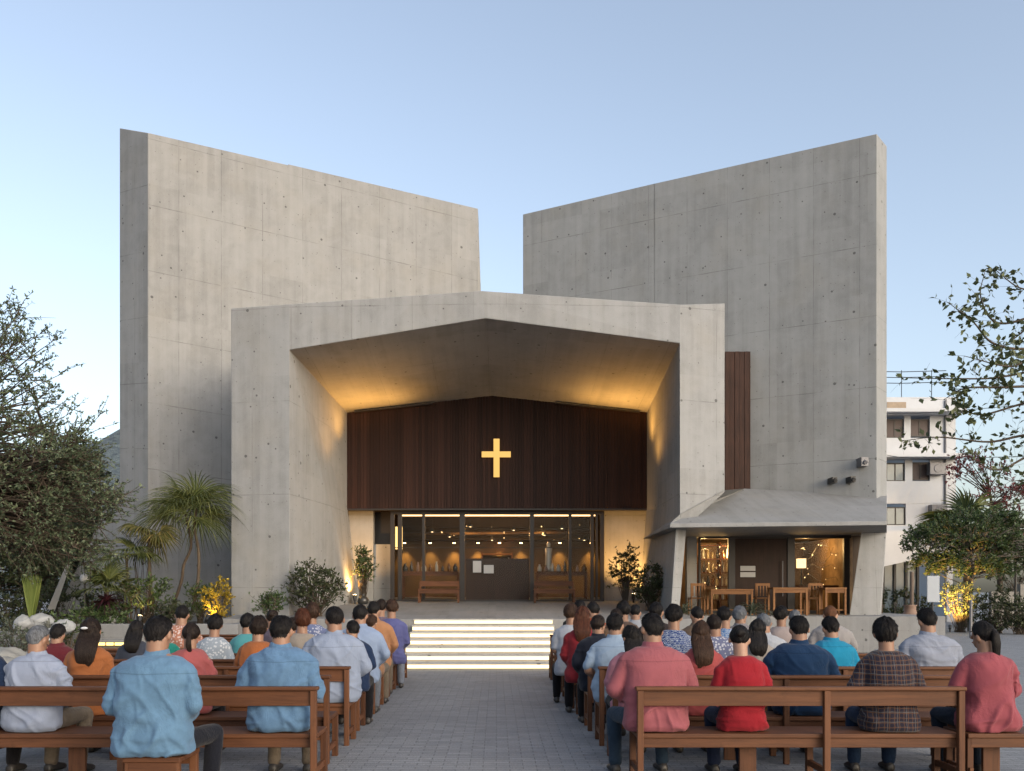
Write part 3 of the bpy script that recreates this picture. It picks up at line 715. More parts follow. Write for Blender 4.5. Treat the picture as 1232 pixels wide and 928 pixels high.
# front wall built as bands round the window openings
wins = [(1067,1088,504,527),(1096,1119,504,525),(1067,1089,557,579),(1098,1119,556,578),(1067,1090,610,632)]
b.box(xL, xR, D_, D_+.3, zz(500), zz(478)); b.box(xL, xR, D_, D_+.3, zz(553), zz(527)); b.box(xL, xR, D_, D_+.3, zz(606), zz(579)); b.box(xL, X(1160,D_), D_, D_+.3, zz(664), zz(632))
for (pa, pb), (ya, yb_) in (((1020,1067),(500,527)),((1088,1096),(500,527)),((1119,1150),(500,527)),((1020,1067),(553,579)),((1089,1098),(553,579)),((1119,1150),(553,579)),((1020,1067),(606,632)),((1090,1150),(606,632))):
    b.box(X(pa,D_)+.002, X(pb,D_)-.002, D_+.02, D_+.29, zz(yb_)+.002, zz(ya)-.002)
b.box(xR-.3, xR, D_+.31, D_+bx, 0, zz(478)); b.box(xL, xR-.31, D_+bx, D_+bx+.3, 0, zz(478))
b.build('wall', M['white'], ab, uv=False)
b = MB(); b.box(xL, xR, D_+.3, D_+bx, zz(490), zz(488)); b.build('roof', M['white'], ab, uv=False)
b = MB(); b.hexa([(X(1152,D_),D_+4,0),(X(1172,D_),D_+4,0),(X(1168,D_)+2,D_+13,0),(xR+.02,D_+13,0)],[(X(1152,D_),D_+4,zz(540)),(X(1170,D_),D_+4,zz(543)),(X(1166,D_)+2,D_+13,zz(543)),(xR+.02,D_+13,zz(540))]); b.build('rear_wing', M['white'], ab, uv=False)
for i, py in enumerate((499.5, 552.5)):
    b = MB(); b.box(xL, X(1151,D_), D_-1.0, D_-.003, zz(py)-.02, zz(py)+.16); b.build('balcony_slab', M['white'], ab, uv=False)
b = MB(); b.hexa([(xL,D_-.8,zz(690)),(X(1120,D_),D_-.8,zz(668)),(X(1120,D_),D_+.3,zz(668)),(xL,D_+.3,zz(690))],[(xL,D_-.8,zz(640)),(X(1160,D_),D_-.8,zz(640)),(X(1160,D_),D_+.3,zz(640)),(xL,D_+.3,zz(640))]); b.build('parapet', M['white'], ab, uv=False)
shut = mat_plain('dark_shutter', (.045,.028,.026), .6); gl2 = mat_plain('window_glass', (.12,.15,.17), .12)
for i, (a_, b_, c_, d_) in enumerate(wins):
    q = MB(); x0,x1,z0,z1 = X(a_,D_),X(b_,D_),zz(d_),zz(c_)
    q.box(x0,x1,D_+.1,D_+.16,z0,z0+.06); q.box(x0,x1,D_+.1,D_+.16,z1-.06,z1); q.box(x0,x0+.06,D_+.1,D_+.16,z0+.06,z1-.06); q.box(x1-.06,x1,D_+.1,D_+.16,z0+.06,z1-.06); q.box((x0+x1)/2-.03,(x0+x1)/2+.03,D_+.1,D_+.16,z0+.06,z1-.06)
    wf = q.build('window', M['frame'], ab, uv=False)
    q = MB(); q.box(x0+.061,x1-.061,D_+.12,D_+.14,z0+.061,z1-.061); q.build('shutter' if i in (0,1,3) else 'pane', shut if i in (0,1,3) else gl2, wf, uv=False)
b = MB(); b.box(X(1066,D_), X(1112,D_), D_+.6, D_+.7, 0, zz(668)); b.build('shop_window', gl2, ab, uv=False)
b = MB()
for a_ in (1068,1082,1096,1110): b.box(X(a_,D_)-.06, X(a_,D_)+.06, D_+.5, D_+.59, 0, zz(668))
b.build('window_frame', M['frame'], ab, uv=False)
b = MB()
for py in (442, 449, 456): b.tube([(xL,D_+1,zz(py)+.05),(X(1095,D_),D_+1,zz(py)),(xR,D_+1,zz(py-1.5))], .02, 4)
for a_ in (1060,1095,1132): b.tube([(X(a_,D_),D_+1,zz(478)),(X(a_,D_),D_+1,zz(440))], .02, 4)
b.build('roof_railing', M['black'], ab, uv=False)
for px, py in ((1124,572),(1126,622)):
    b = MB(); b.box(X(px,D_)-.4, X(px,D_)+.4, D_-.4, D_-.003, zz(py), zz(py)+.6); b.tube([(X(px,D_),D_-.402,zz(py)+.3),(X(px,D_),D_-.42,zz(py)+.3)], [.22,.2], 14); b.build('air_conditioner', M['metal'], ab, uv=False, bevel=.02)
b = MB(); b.tube([(X(1137,D_),D_-.05,0),(X(1137,D_),D_-.05,zz(482))], .05, 8); b.build('drain_pipe', M['metal'], ab, uv=False)
b = MB(); b.box(X(1067,D_), X(1090,D_), D_-.02, D_-.002, zz(495), zz(484)); b.build('rust_stain_panel', mat_plain('tan_brick', (.28,.22,.16), .9, 0, .2, 8), ab, uv=False)
for i, (y0, y1) in enumerate(((497,491),(545,553))):
    b = MB(); b.tube(curve([P(1050,y0,33), P(1110,(y0+y1)/2+3,34), P(1240,y1-4,36)], 8), .012, 4)
    tag(b.build('overhead_cable', M['black'], uv=False), '%s black cable strung across the white building' % ('upper' if i == 0 else 'lower'), 'cable')
# wall, sign, posts to the right
D_ = 40
b = MB(); b.box(X(1193,D_), X(1226,D_), D_, D_+.25, 0, Z(712,D_)); b.box(X(1227,D_), 40, D_-.05, D_+.3, 0, Z(703,D_)); 
tag(b.build('boundary_wall', mat_concrete('block_wall', (.20,.19,.175), 1, .9, .5)), 'grey block boundary wall behind the round tree', 'wall')
r = empty('road_sign', (X(1123,30), 30, 0)); tag(r, 'blank pale grey sign panel with rounded top on a dark post', 'sign')
b = MB(); x_ = X(1123,30); wv = .21; z0_, z1_ = Z(725,30), Z(693,30)
b.prism([(x_-wv,30),(x_+wv,30),(x_+wv,30.05),(x_-wv,30.05)], z0_, z1_); b.build('panel', mat_plain('pale_panel', (.3,.33,.37), .6, 0, .04), r, uv=False, bevel=.03)
b = MB(); b.tube([(x_,30.08,0),(x_,30.08,z1_-.3)], .04, 8); b.build('post', M['black'], r, uv=False)
for px, y0, D_, rd, nm, lab, m in ((1097,688,34,.07,'post','brown wooden post in front of the ground floor windows','barkg'),(1168,722,31,.05,'bollard','slim pale metal post under the round tree','metal'),(1222,650,37,.05,'lamp_post','thin dark pole behind the round tree at the right edge','black')):
    b = MB(); b.tube([(X(px,D_),D_,0),(X(px,D_),D_,Z(y0,D_)-.03),(X(px,D_),D_,Z(y0,D_))], [rd,rd,rd*.6], 10); tag(b.build(nm, M[m] if m in M else mat_plain('weathered_post', (.12,.09,.07), .9), uv=False), lab, nm.replace('_',' '))
jar((X(1095,29),29,0), 1.15, .42, pot[2], 'planter_pot', 'pale terracotta pot on the pavement in front of the ground floor windows', None, 'pot')
b = MB(); b.hexa([(X(1045,17.5),17.5,0),(X(1122,17.5),17.5,0),(X(1118,18.4),18.4,0),(X(1050,18.4),18.4,0)],[(X(1050,17.5),17.5,.42),(X(1118,17.5),17.5,.42),(X(1115,18.4),18.4,.42),(X(1052,18.4),18.4,.42)])
tag(b.build('concrete_bench', M['conc_f'], bevel=.02), 'low pale concrete seat block on the pavement behind the right pews', 'bench')

# ================================================================== left garden
D_ = 20.0
gw = empty('planter_wall', (X(200,D_), D_, 0)); tag(gw, 'low smooth concrete planter wall with a small white socket and an amber light slot', 'wall')
b = MB(); xa_, xb_ = X(40,D_), X(286,D_); b.box(xa_, xb_, D_, D_+.3, 0, .86); b.box(xb_-.3, xb_, D_+.301, 22.7, 0, .86); b.build('wall', M['conc_f'], gw, bevel=.015)
b = MB(); b.box(xa_, xb_-.301, D_+.301, 25.5, 0, .74); soil = b.build('soil', mat_plain('soil', (.05,.038,.028), .95, 0, .3, 12), gw, uv=False)
b = MB(); b.box(X(155,D_), X(159.5,D_), D_-.03, D_-.001, Z(768,D_), Z(759,D_)); b.build('socket', M['white'], gw, uv=False, bevel=.008)
b = MB(); b.box(X(118,D_), X(170,D_), D_-.25, D_-.001, Z(772,D_), Z(769,D_)); b.build('ledge', M['conc_f'], gw)
sl_ = mat_emit('amber_slot', (1,.62,.2), 4)
for a_, b_ in ((122,131),(133,141),(143,165)): b = MB(); b.box(X(a_,D_), X(b_,D_), D_-.22, D_-.19, Z(776,D_), Z(772.6,D_)); b.build('slot_light', sl_, gw, uv=False)
# rocks and a white stone group at the far left
rr = random.Random(21)
def rock(loc, s, m, label, grp, sq=(1,1,.75)):
    bm = bmesh.new(); bmesh.ops.create_icosphere(bm, subdivisions=4, radius=1)
    vv = np.array([v.co[:] for v in bm.verts]); sd_ = rr.randrange(999)
    d = 1 + .22*vnoise(vv*1.4, sd_) + .10*vnoise(vv*3.5, sd_+1) + .04*vnoise(vv*9, sd_+2)
    vv = vv*d[:,None]*np.array(sq)*s
    for v, c in zip(bm.verts, vv): v.co = c
    me = bpy.data.meshes.new('rock'); bm.to_mesh(me); bm.free(); me.materials.append(m)
    me.polygons.foreach_set('use_smooth', [True]*len(me.polygons))
    o = bpy.data.objects.new('rock', me); COL.objects.link(o); o.location = loc; o.rotation_euler.z = rr.random()*6
    return tag(o, label, 'rock', grp)
M['rockw'] = mat_plain('white_stone', (.25,.26,.27), .8, 0, .1, 14, .4); M['rockg'] = mat_plain('grey_stone', (.2,.2,.19), .85, 0, .25, 10, .6)
for i, (px, py, D_, s, m) in enumerate(((28,746,19,.20,'rockw'),(50,745,19.3,.24,'rockw'),(76,751,19,.22,'rockw'),(64,758,18.6,.17,'rockw'))):
    rock(P(px,py+4,D_), s, M[m], 'white boulder of the pile in front of the buttress, below the fan leaf', 'white boulders in the left garden')
for i, (px, D_, s) in enumerate(((8,17,.42),(24,17.4,.36),(2,16.2,.35),(90,18,.3),(46,17.6,.33),(70,17.8,.28))):
    rock((X(px,D_),D_,s*.5), s, M['rockg'], 'rough grey boulder at the foot of the left garden', 'grey boulders in the left garden')
for px, py in ((128,752),(137,748),(143,755)): rock(P(px,py,20.7), .17, M['rockg'], 'small grey stone on the planter soil under the dark red plant', 'small stones on the planter')
b = MB(); b.box(-14, X(36,18.8), 18.5, 19.1, 0, .75); tag(b.build('garden_kerb', M['conc_f'], bevel=.02), 'low concrete ledge running out of the picture behind the grey boulders', 'ledge')
r = empty('globe_lamp', (X(102,21),21,.74)); tag(r, 'thin black garden lamp post with a round white globe, left of the buttress', 'lamp')
b = MB(); b.tube([(X(102,21),21,.74),(X(102,21),21,Z(702,21))], .025, 8); b.build('post', M['black'], r, uv=False)
b = MB(); bm = bmesh.new(); bmesh.ops.create_uvsphere(bm, u_segments=20, v_segments=12, radius=.11); b.add([v.co+P(102,696,21) for v in bm.verts], [tuple(v.index for v in f.verts) for f in bm.faces]); bm.free(); b.build('globe', M['white'], r, uv=False, smooth=True)
b = MB(); b.hexa([P(57,733,22.2),P(66,735,22.2),P(66,735,22.28),P(57,733,22.28)], [P(79,681,22.6),P(86,676,22.6),P(86,676,22.68),P(79,681,22.68)]); tag(b.build('leaning_board', mat_plain('weathered_board', (.20,.195,.18), .9, 0, .15, 20), uv=False), 'weathered grey board leaning beside the fan leaf', 'board')
# ================================================================== vegetation
def leaves(pos, dirs, size, rng, wide=.42, fold=.25, droop=.2):
    """one small folded leaf (two quads) per anchor: real faces"""
    n = len(pos); pos = np.asarray(pos, float); d = np.asarray(dirs, float)
    d = d/(np.linalg.norm(d, axis=1)[:,None]+1e-9)
    q = rng.normal(size=(n,3)); s = np.cross(d, q); s /= np.linalg.norm(s, axis=1)[:,None]+1e-9
    nn = np.cross(s, d); L = (np.asarray(size)*rng.uniform(.65,1.25,n))[:,None] if np.ndim(size) == 0 else size[:,None]
    W = L*wide
    a = pos; m = pos + d*L*.5 + nn*L*fold*.3; t_ = pos + d*L - nn*L*droop
    l = pos + d*L*.48 + s*W*.5 + nn*L*fold*.0; r = pos + d*L*.48 - s*W*.5
    v = np.stack([a, l, t_, r, m], 1).reshape(-1,3); b = np.arange(n)*5
    f = np.concatenate([np.stack([b,b+1,b+4],1), np.stack([b+1,b+2,b+4],1), np.stack([b+4,b+2,b+3],1), np.stack([b,b+4,b+3],1)])
    return v, f
def tubes_np(branches, n=5):
    V = []; Fq = []; o = 0
    for pts, rad in branches:
        v, f = tube_geo(pts, rad, n, False); V += v; Fq += [tuple(i+o for i in q) for q in f]; o += len(v)
    return V, Fq
M['bark'] = mat_wood('bark', (.035,.026,.02), (.10,.08,.06), 2, .9, .8, .8)
M['barkg'] = mat_wood('grey_bark', (.07,.06,.05), (.17,.15,.125), 2, .9, .8, .8)
def twig_spray(c, out, n_twig, tl, lpt, rng, up=.3, spread=1.0):
    """twigs radiating from c; returns branches + leaf anchors"""
    br = []; LP = []; LD = []
    out = np.asarray(out, float); out = out/(np.linalg.norm(out)+1e-9)
    for i in range(n_twig):
        d = out*.6 + rng.normal(size=3)*.55*spread + np.array([0,0,up]); d /= np.linalg.norm(d)
        L = tl*rng.uniform(.55,1.2); bend = rng.normal(size=3)*.22 - np.array([0,0,.15])
        ts = np.linspace(0,1,5)[:,None]; pts = np.asarray(c) + d*L*ts + bend*L*ts**2
        br.append((pts, np.linspace(.009,.003,5)*min(1.6,tl/.5)))
        tt = rng.uniform(.12,1,lpt)[:,None]; lp = np.asarray(c) + d*L*tt + bend*L*tt**2
        ld = d + rng.normal(size=(lpt,3))*.75; LP.append(lp); LD.append(ld)
    return br, np.concatenate(LP), np.concatenate(LD)
def blob_points(blobs, rng):
    out = []
    for (c, r, n) in blobs:
        c = np.array(tuple(c)); r = np.array(r)
        p = rng.normal(size=(n,3)); p /= np.linalg.norm(p, axis=1)[:,None]; p *= rng.uniform(.35,1,n)[:,None]**.6
        out.append(c + p*r)
    return np.concatenate(out)
def tree(name, base, trunk, blobs, leafmat, seed, label, cat, n_twig=5, tl=.5, lpt=14, lsize=.09, barkm='bark', tr=.16, group=None, limb_from=.5, wide=.42, barkname='trunk', extra=None):
    """trunk: list of points; crown made of sprays at points spread through blobs, each on its own limb"""
    rng = np.random.default_rng(seed)
    r = empty(name, base); tag(r, label, cat, group)
    tp = curve(trunk, 6); k = len(tp); rad = np.linspace(tr, tr*.35, k)
    br = [(np.array([tuple(p) for p in tp]), rad)]
    T_ = np.array([tuple(p) for p in tp]); LP=[]; LD=[]
    cen = blob_points(blobs, rng)
    for c in cen:
        dd = np.linalg.norm(T_ - c, axis=1) + np.where(np.arange(k) < k*limb_from, 3, 0); i = int(np.argmin(dd)); i = max(int(k*limb_from), min(k-1, i - rng.integers(0, max(2, k//5))))
        s = T_[i]; v = c - s; L = np.linalg.norm(v)
        mid = s + v*.5 + rng.normal(size=3)*L*.10 + np.array([0,0,L*.10])
        ts = np.linspace(0,1,7)[:,None]; pts = (1-ts)**2*s + 2*ts*(1-ts)*mid + ts**2*c
        br.append((pts, np.linspace(min(rad[i]*.5, .012+.012*L), .006, 7)))
        b2, lp, ld = twig_spray(c, v, n_twig, tl, lpt, rng); br += b2; LP.append(lp); LD.append(ld)
    if extra: 
        b2, lp, ld = extra(rng); br += b2; LP.append(lp); LD.append(ld)
    V, Fq = tubes_np(br); raw_mesh(barkname, V, Fq, M[barkm], r, True)
    v, f = leaves(np.concatenate(LP), np.concatenate(LD), lsize, rng, wide); raw_mesh('crown', v, f, leafmat, r)
    return r
def shrub(base, radii, n, seed, leafmat, label, lsize=.07, h0=.25, cat='shrub', group=None, stems=9, tl=.3, lpt=10, name='shrub', wide=.45):
    rng = np.random.default_rng(seed); base = np.array(tuple(base)); r = empty(name, base); tag(r, label, cat, group)
    br = []; LP=[]; LD=[]
    c = base + np.array([0,0,h0+radii[2]])
    for i in range(n):
        p = rng.normal(size=3); p /= np.linalg.norm(p); p = c + p*np.array(radii)*rng.uniform(.2,1)**.5
        s = base + np.array([rng.normal()*radii[0]*.12, rng.normal()*radii[1]*.12, 0]); ts = np.linspace(0,1,5)[:,None]
        mid = (s+p)/2 + np.array([0,0,.15*radii[2]]) + rng.normal(size=3)*.04
        br.append(((1-ts)**2*s + 2*ts*(1-ts)*mid + ts**2*p, np.linspace(.012,.004,5)))
        b2, lp, ld = twig_spray(p, p-base, 3, tl, lpt, rng); br += b2; LP.append(lp); LD.append(ld)
    V, Fq = tubes_np(br, 4); raw_mesh('stem', V, Fq, M['bark'], r, True)
    v, f = leaves(np.concatenate(LP), np.concatenate(LD), lsize, rng, wide); raw_mesh('foliage', v, f, leafmat, r)
    return r
def blade(v, f, pts, w, side, fold=.3):
    """a tapering folded strip along pts"""
    P_ = np.asarray(pts, float); k = len(P_); t = np.linspace(0,1,k)
    ww = w*np.minimum(1, np.minimum(t*6+.35, (1-t)*2.2+.02))
    T_ = np.gradient(P_, axis=0); T_ /= np.linalg.norm(T_, axis=1)[:,None]+1e-9
    s = np.cross(T_, np.asarray(side, float)); s /= np.linalg.norm(s, axis=1)[:,None]+1e-9; up = np.cross(s, T_)
    o = len(v); L_ = P_ - s*ww[:,None]*.5 + up*ww[:,None]*fold; R_ = P_ + s*ww[:,None]*.5 + up*ww[:,None]*fold
    for i in range(k): v += [L_[i], P_[i], R_[i]]
    for i in range(k-1):
        a = o+i*3; f += [(a,a+1,a+4,a+3), (a+1,a+2,a+5,a+4)]
def fan_frond(v, f, tv, tf, root, d, pet, rad, rng, n=26, spread=1.9, w=.035, droop=.25):
    """one palmate frond: petiole + fan of blades"""
    d = np.asarray(d, float); d /= np.linalg.norm(d); root = np.asarray(root, float)
    ts = np.linspace(0,1,6)[:,None]; pts = root + d*pet*ts - np.array([0,0,1])*pet*.18*ts**2
    a, b = tube_geo(pts, np.linspace(.014,.007,6), 5, False); o = len(tv); tv += a; tf += [tuple(i+o for i in q) for q in b]
    c = pts[-1]; ax = pts[-1]-pts[-2]; ax /= np.linalg.norm(ax)
    s = np.cross(ax, np.array([0,0,1.])); s /= np.linalg.norm(s)+1e-9; nn = np.cross(s, ax)
    s = s + nn*rng.normal()*.35; s /= np.linalg.norm(s); nn = np.cross(s, ax)
    for i in range(n):
        th = (i/(n-1)-.5)*2*spread + rng.normal()*.02; e = ax*math.cos(th) + s*math.sin(th)
        L = rad*(.72+.28*math.cos(th*.7))*rng.uniform(.9,1.05)
        tt = np.linspace(0,1,6)[:,None]; p = c + e*L*tt + nn*L*.10*np.sin(tt*PI) - np.array([0,0,1])*L*droop*tt**2.5
        blade(v, f, p, w, nn)
def fan_palm(base, trunk, tr, fronds, leafmat, seed, label, name='palm_tree', barkm='bark', cat='palm', w=.035, nbl=26, droop=.25, group=None, deadmat=None):
    """fronds: (root, dir, petiole, radius)"""
    rng = np.random.default_rng(seed); r = empty(name, base); tag(r, label, cat, group)
    for tk in trunk:
        b = MB(); pts = curve(tk, 6); rr_ = [tr*(1.15-.3*i/len(pts))*(1+.10*math.sin(i*2.3)) for i in range(len(pts))]; b.tube(pts, rr_, 9); b.build('trunk', M[barkm], r, uv=False, smooth=True)
    for (root, d, pet, rad) in fronds:
        v, f, tv, tf = [], [], [], []
        fan_frond(v, f, tv, tf, root, d, pet, rad, rng, nbl, rng.uniform(1.3,2.0), w, droop*rng.uniform(.5,1.6))
        o = len(v); v = [tuple(x) for x in v] + [tuple(x) for x in tv]; f = f + [tuple(i+o for i in q) for q in tf]
        raw_mesh('frond', v, f, leafmat, r)
    return r
def rosette(base, n, L, w, leafmat, seed, label, name='shrub', up=.6, cat='plant', curl=.5, group=None):
    rng = np.random.default_rng(seed); base = np.array(tuple(base)); v, f = [], []
    for i in range(n):
        a = i*2.399 + rng.normal()*.15; e = up + rng.normal()*.3; d = np.array([math.cos(a)*math.cos(e), math.sin(a)*math.cos(e), math.sin(e)])
        l = L*rng.uniform(.7,1.1); tt = np.linspace(0,1,7)[:,None]; p = d*l*tt - np.array([0,0,1])*l*curl*tt**2.2 + np.array([0,0,.05])
        blade(v, f, p, w, (0,0,1), .25)
    o = raw_mesh(name, v, f, leafmat); o.location = base; return tag(o, label, cat, group)

G_dark = mat_leaf('leaf_dark', (.018,.028,.012), (.06,.075,.03))
G_olive = mat_leaf('leaf_olive', (.04,.062,.034), (.145,.18,.10))
G_mid = mat_leaf('leaf_mid', (.025,.05,.016), (.08,.12,.04))
G_palm = mat_leaf('leaf_palm', (.05,.07,.022), (.19,.20,.065), .2, .4)
G_palmy = mat_leaf('leaf_palm_yellowed', (.06,.07,.02), (.26,.20,.07), .25, .5)
G_red = mat_leaf('leaf_red', (.07,.012,.016), (.22,.045,.05))
G_purple = mat_leaf('leaf_purple', (.02,.006,.010), (.06,.015,.02))
G_yel_lit = mat_leaf('leaf_lit_yellow', (.16,.12,.012), (.42,.30,.03))  # yellow glow of the uplight is put into this leaf colour
G_grey = mat_leaf('leaf_greygreen', (.05,.065,.045), (.13,.15,.11))
def B(px, py, D, rx, ry, rz, n): return (P(px,py,D), (rx,ry,rz), n)

# big tree on the left, trunk outside the frame
D_ = 18.5
bl = [B(-70,470,D_,2.0,1.6,1.6,30), B(-5,540,D_,1.6,1.6,1.1,40), B(45,560,D_,1.0,1.4,.75,28), B(-30,620,D_,1.8,1.5,.9,44), B(15,630,D_+.5,1.2,1.4,.75,34), B(85,600,D_+.6,.8,1.2,.55,30),
      B(20,500,D_,.8,1.2,.5,18), B(0,430,D_,.7,1.0,.7,12), B(-40,390,D_,1.2,1.2,.8,22), B(70,535,D_,.5,.9,.3,11), B(84,560,D_,.35,.8,.25,9), B(112,610,D_+.5,.5,.8,.5,16), B(70,660,D_+1,1.0,1.2,.4,30)]
pts_x = [(8,372),(22,384),(32,404),(48,402),(62,412),(22,415),(15,440),(40,448),(58,470),(70,452),(80,500),(100,512),(118,502),(95,530),(116,548),(118,566),(52,436),(30,468),(100,548),(104,578),(10,395),(46,490)]
def ex(rng):
    br=[];LP=[];LD=[]
    for (px,py) in pts_x:
        c = np.array(tuple(P(px,py,D_+rng.normal()*.4))); s = np.array(tuple(P(px-70-rng.uniform(0,30),py+55+rng.uniform(0,25),D_)))
        ts = np.linspace(0,1,7)[:,None]; mid = (s+c)/2+np.array([0,0,.15])+rng.normal(size=3)*.1
        pts = (1-ts)**2*s+2*ts*(1-ts)*mid+ts**2*c; br.append((pts, np.linspace(.022,.006,7)))
        b2,lp,ld = twig_spray(c, c-s, 3, .42, 11, rng, .25, .7); br += b2; LP.append(lp); LD.append(ld)
        tt = rng.uniform(.3,1,9); lp = np.stack([(1-t)**2*s+2*t*(1-t)*mid+t**2*c for t in tt]) ; 
        for q in lp[:4]:
            b2,l2,d2 = twig_spray(q, c-s, 1, .35, 9, rng, .4, .8); br += b2; LP.append(l2); LD.append(d2)
    return br, np.concatenate(LP), np.concatenate(LD)
tx = X(-110, D_)
tree('tree', (tx,D_,0), [(tx,D_,0),(tx+.15,D_,1.4),(tx+.5,D_+.1,2.6),(tx+1.0,D_,3.8),(tx+1.2,D_,5.2),(tx+1.5,D_,6.4)], bl, G_olive, 4, 'large small-leaved evergreen tree filling the left edge, its sprigs standing against the sky', 'tree', 5, .58, 16, .08, tr=.24, extra=ex)
# darker trees behind it
for i, (px, D_, py0, w_, h_, lab, gm) in enumerate(((30,30,640,2.6,2.2,'dark bushy tree in the background directly behind the fan leaf',G_dark),(95,34,655,1.7,1.6,'olive bushy tree in the background beside the buttress',G_olive),(-40,28,650,2.4,2.2,'dark bushy tree in the background at the left edge',G_dark),(75,36,600,3.0,2.0,'tall dark tree in the background reaching to the hill line',G_dark))):
    c = P(px,py0,D_); tree('tree', (c.x,D_,0), [(c.x,D_,0),(c.x+.1,D_,c.z*.5),(c.x,D_,c.z),(c.x+.2,D_,c.z+h_*.5)], [(c,(w_,1.6,h_),75),(c-Vector((0,0,h_*.7)),(w_*.9,1.4,h_*.7),40)], gm, 40+i, lab, 'tree', 5, .7, 16, .17, group='background trees at the left', limb_from=.3)
# hill
hv=[]; hf=[]; nx=40
for j in range(6):
    for i in range(nx):
        x=-260+i*7; y=230+j*16
        h = 46*math.exp(-((x+105)/52)**2) + 30*math.exp(-((x+175)/40)**2) + 3*math.sin(i*1.3)+2*math.sin(i*2.9+j)
        hv.append((x,y,max(-1,h*[0,.55,.85,1,.9,.5][j])))
for j in range(5):
    for i in range(nx-1): a=j*nx+i; hf.append((a,a+1,a+nx+1,a+nx))
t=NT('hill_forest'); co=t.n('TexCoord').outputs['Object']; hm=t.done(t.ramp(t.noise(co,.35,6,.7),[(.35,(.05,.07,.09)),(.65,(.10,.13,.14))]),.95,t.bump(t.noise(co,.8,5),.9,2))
tag(raw_mesh('hill', hv, hf, hm, None, True), kind='structure')

# --- plants in the left planter
def dirs_ring(n, e0, e1, rng, a0=0, a1=2*PI):
    out=[]
    for i in range(n):
        a=a0+(a1-a0)*(i+rng.uniform(-.3,.3))/n; e=rng.uniform(e0,e1); out.append((math.cos(a)*math.cos(e), math.sin(a)*math.cos(e), math.sin(e)))
    return out
rng = np.random.default_rng(77)
D_=22.6; t1=P(223,618,D_); t2=P(236,612,D_)
fro=[((t1.x,t1.y,t1.z) if k%2 else (t2.x,t2.y,t2.z), d, .40, 1.12) for k,d in enumerate(dirs_ring(15,.4,1.25,rng)+dirs_ring(14,-.3,.5,rng))]
palmL = fan_palm((X(226,D_),D_,.74), [[P(206,735,D_),P(218,700,D_),P(221,680,D_),P(230,655,D_),t1],[P(231,737,D_),P(238,700,D_),P(239,665,D_),P(234,635,D_),t2]], .036, fro, G_palm, 5, 'slender twin-trunked palm with drooping fan crown against the left wing wall', w=.024, nbl=24, droop=.3)
D_=22.9; t3=P(205,640,D_)
D_=22.2; t3=P(179,642,D_)
fro=[((t3.x,t3.y,t3.z), d, .35, .55) for d in dirs_ring(8,-.3,.7,rng)]
fan_palm((X(182,D_),D_,.74), [[P(183,735,D_),P(180,690,D_),t3]], .045, fro, G_palmy, 6, 'short palm with yellowed fan leaves left of the twin-trunked palm', w=.04, nbl=18, droop=.6)
D_=21.2; t3=P(128,712,D_)
fro=[((t3.x,t3.y,t3.z), d, .4, .66) for d in dirs_ring(11,.2,1.2,rng)]
fan_palm((t3.x,D_,.74), [[(t3.x,D_,.74),(t3.x,D_,t3.z)]], .06, fro, G_palm, 7, 'low green fan palm in front of the buttress', w=.045, nbl=20, droop=.15)
rosette(P(128,727,20.7), 46, .55, .05, G_purple, 8, 'dark red spiky plant below the low fan palm in the planter', up=.5)
shrub((X(120,20.6),20.6,.74), (.5,.3,.22), 30, 9, G_mid, 'low green fern-like shrub at the edge of the planter below the red plant', .09, .0)
shrub((X(156,21.5),21.5,.74), (.35,.4,.4), 16, 10, G_grey, 'loose grey-green shrub with thin stems between the fan palm and the yellowed palm', .08, .3, tl=.35, lpt=7)
shrub((X(176,21.6),21.6,.74), (.45,.35,.55), 26, 11, G_mid, 'leafy green shrub around the foot of the yellowed palm', .10, .1)
shrub((X(170,23),23,.74), (.45,.4,1.0), 10, 12, G_grey, 'tall sparse shrub with bare branches in front of the wing wall', .08, .8, tl=.5, lpt=4)
shrub((X(195,22),22,.74), (.4,.3,.22), 22, 13, G_grey, 'low grey-green shrub between the two palms', .07, 0)
shrub((X(262,22.2),22.2,.74), (.34,.3,.50), 55, 14, G_yel_lit, 'dense shrub lit golden yellow from below beside the portal leg', .07, .1, tl=.18)
shrub((X(240,22.6),22.6,.74), (.3,.25,.35), 24, 15, G_mid, 'small green shrub right of the twin palm trunks', .08, .2)
uplight(250, 21.7, .75, 42, (X(262,22.3),22.4,1.6), 'small garden uplight below the shrub lit golden yellow', 110, (1,.66,.2))
uplight(168, 21.0, .75, 26, (X(185,22.4),22.4,3.2), 'small garden uplight below the yellowed palm', 90, (1,.62,.2))
uplight(218, 21.4, .75, 60, (X(228,22.8),22.8,4.2), 'small garden uplight at the foot of the twin-trunked palm', 60, (1,.66,.25))
# fan leaf standing upright at the far left
v=[];f=[]; D_=19.2; base_=np.array(tuple(P(38,752,D_)))
for i in range(22):
    th=-.16+.36*i/21+.03; e=np.array([math.sin(th),.12*((i%2)-.5),math.cos(th)]); L=1.12*(1-.10*abs(i/21-.4)); tt=np.linspace(0,1,6)[:,None]
    blade(v,f, base_+e*L*tt+np.array([0,-.10,0])*tt**2, .055*1.0, (0,-1,0), .2)
tag(raw_mesh('fan_leaf_plant', v, f, mat_leaf('fan_leaf', (.10,.14,.03),(.22,.26,.07),.3)), 'single upright pleated yellow-green fan leaf at the far left', 'plant')
rosette((X(60,18.9),18.9,.7), 34, .6, .04, mat_leaf('variegated_leaf',(.03,.04,.03),(.5,.5,.45)), 17, 'variegated black and white spiky plant among the white boulders', up=.8, curl=.6)
shrub((X(18,18),18,.1), (.5,.4,.35), 34, 18, G_grey, 'grey-green shrub among the grey boulders at the far left', .07, .1)
shrub((X(80,19.4),19.4,.2), (.4,.3,.35), 26, 19, G_mid, 'leafy green shrub between the white boulders and the buttress', .08, .1)
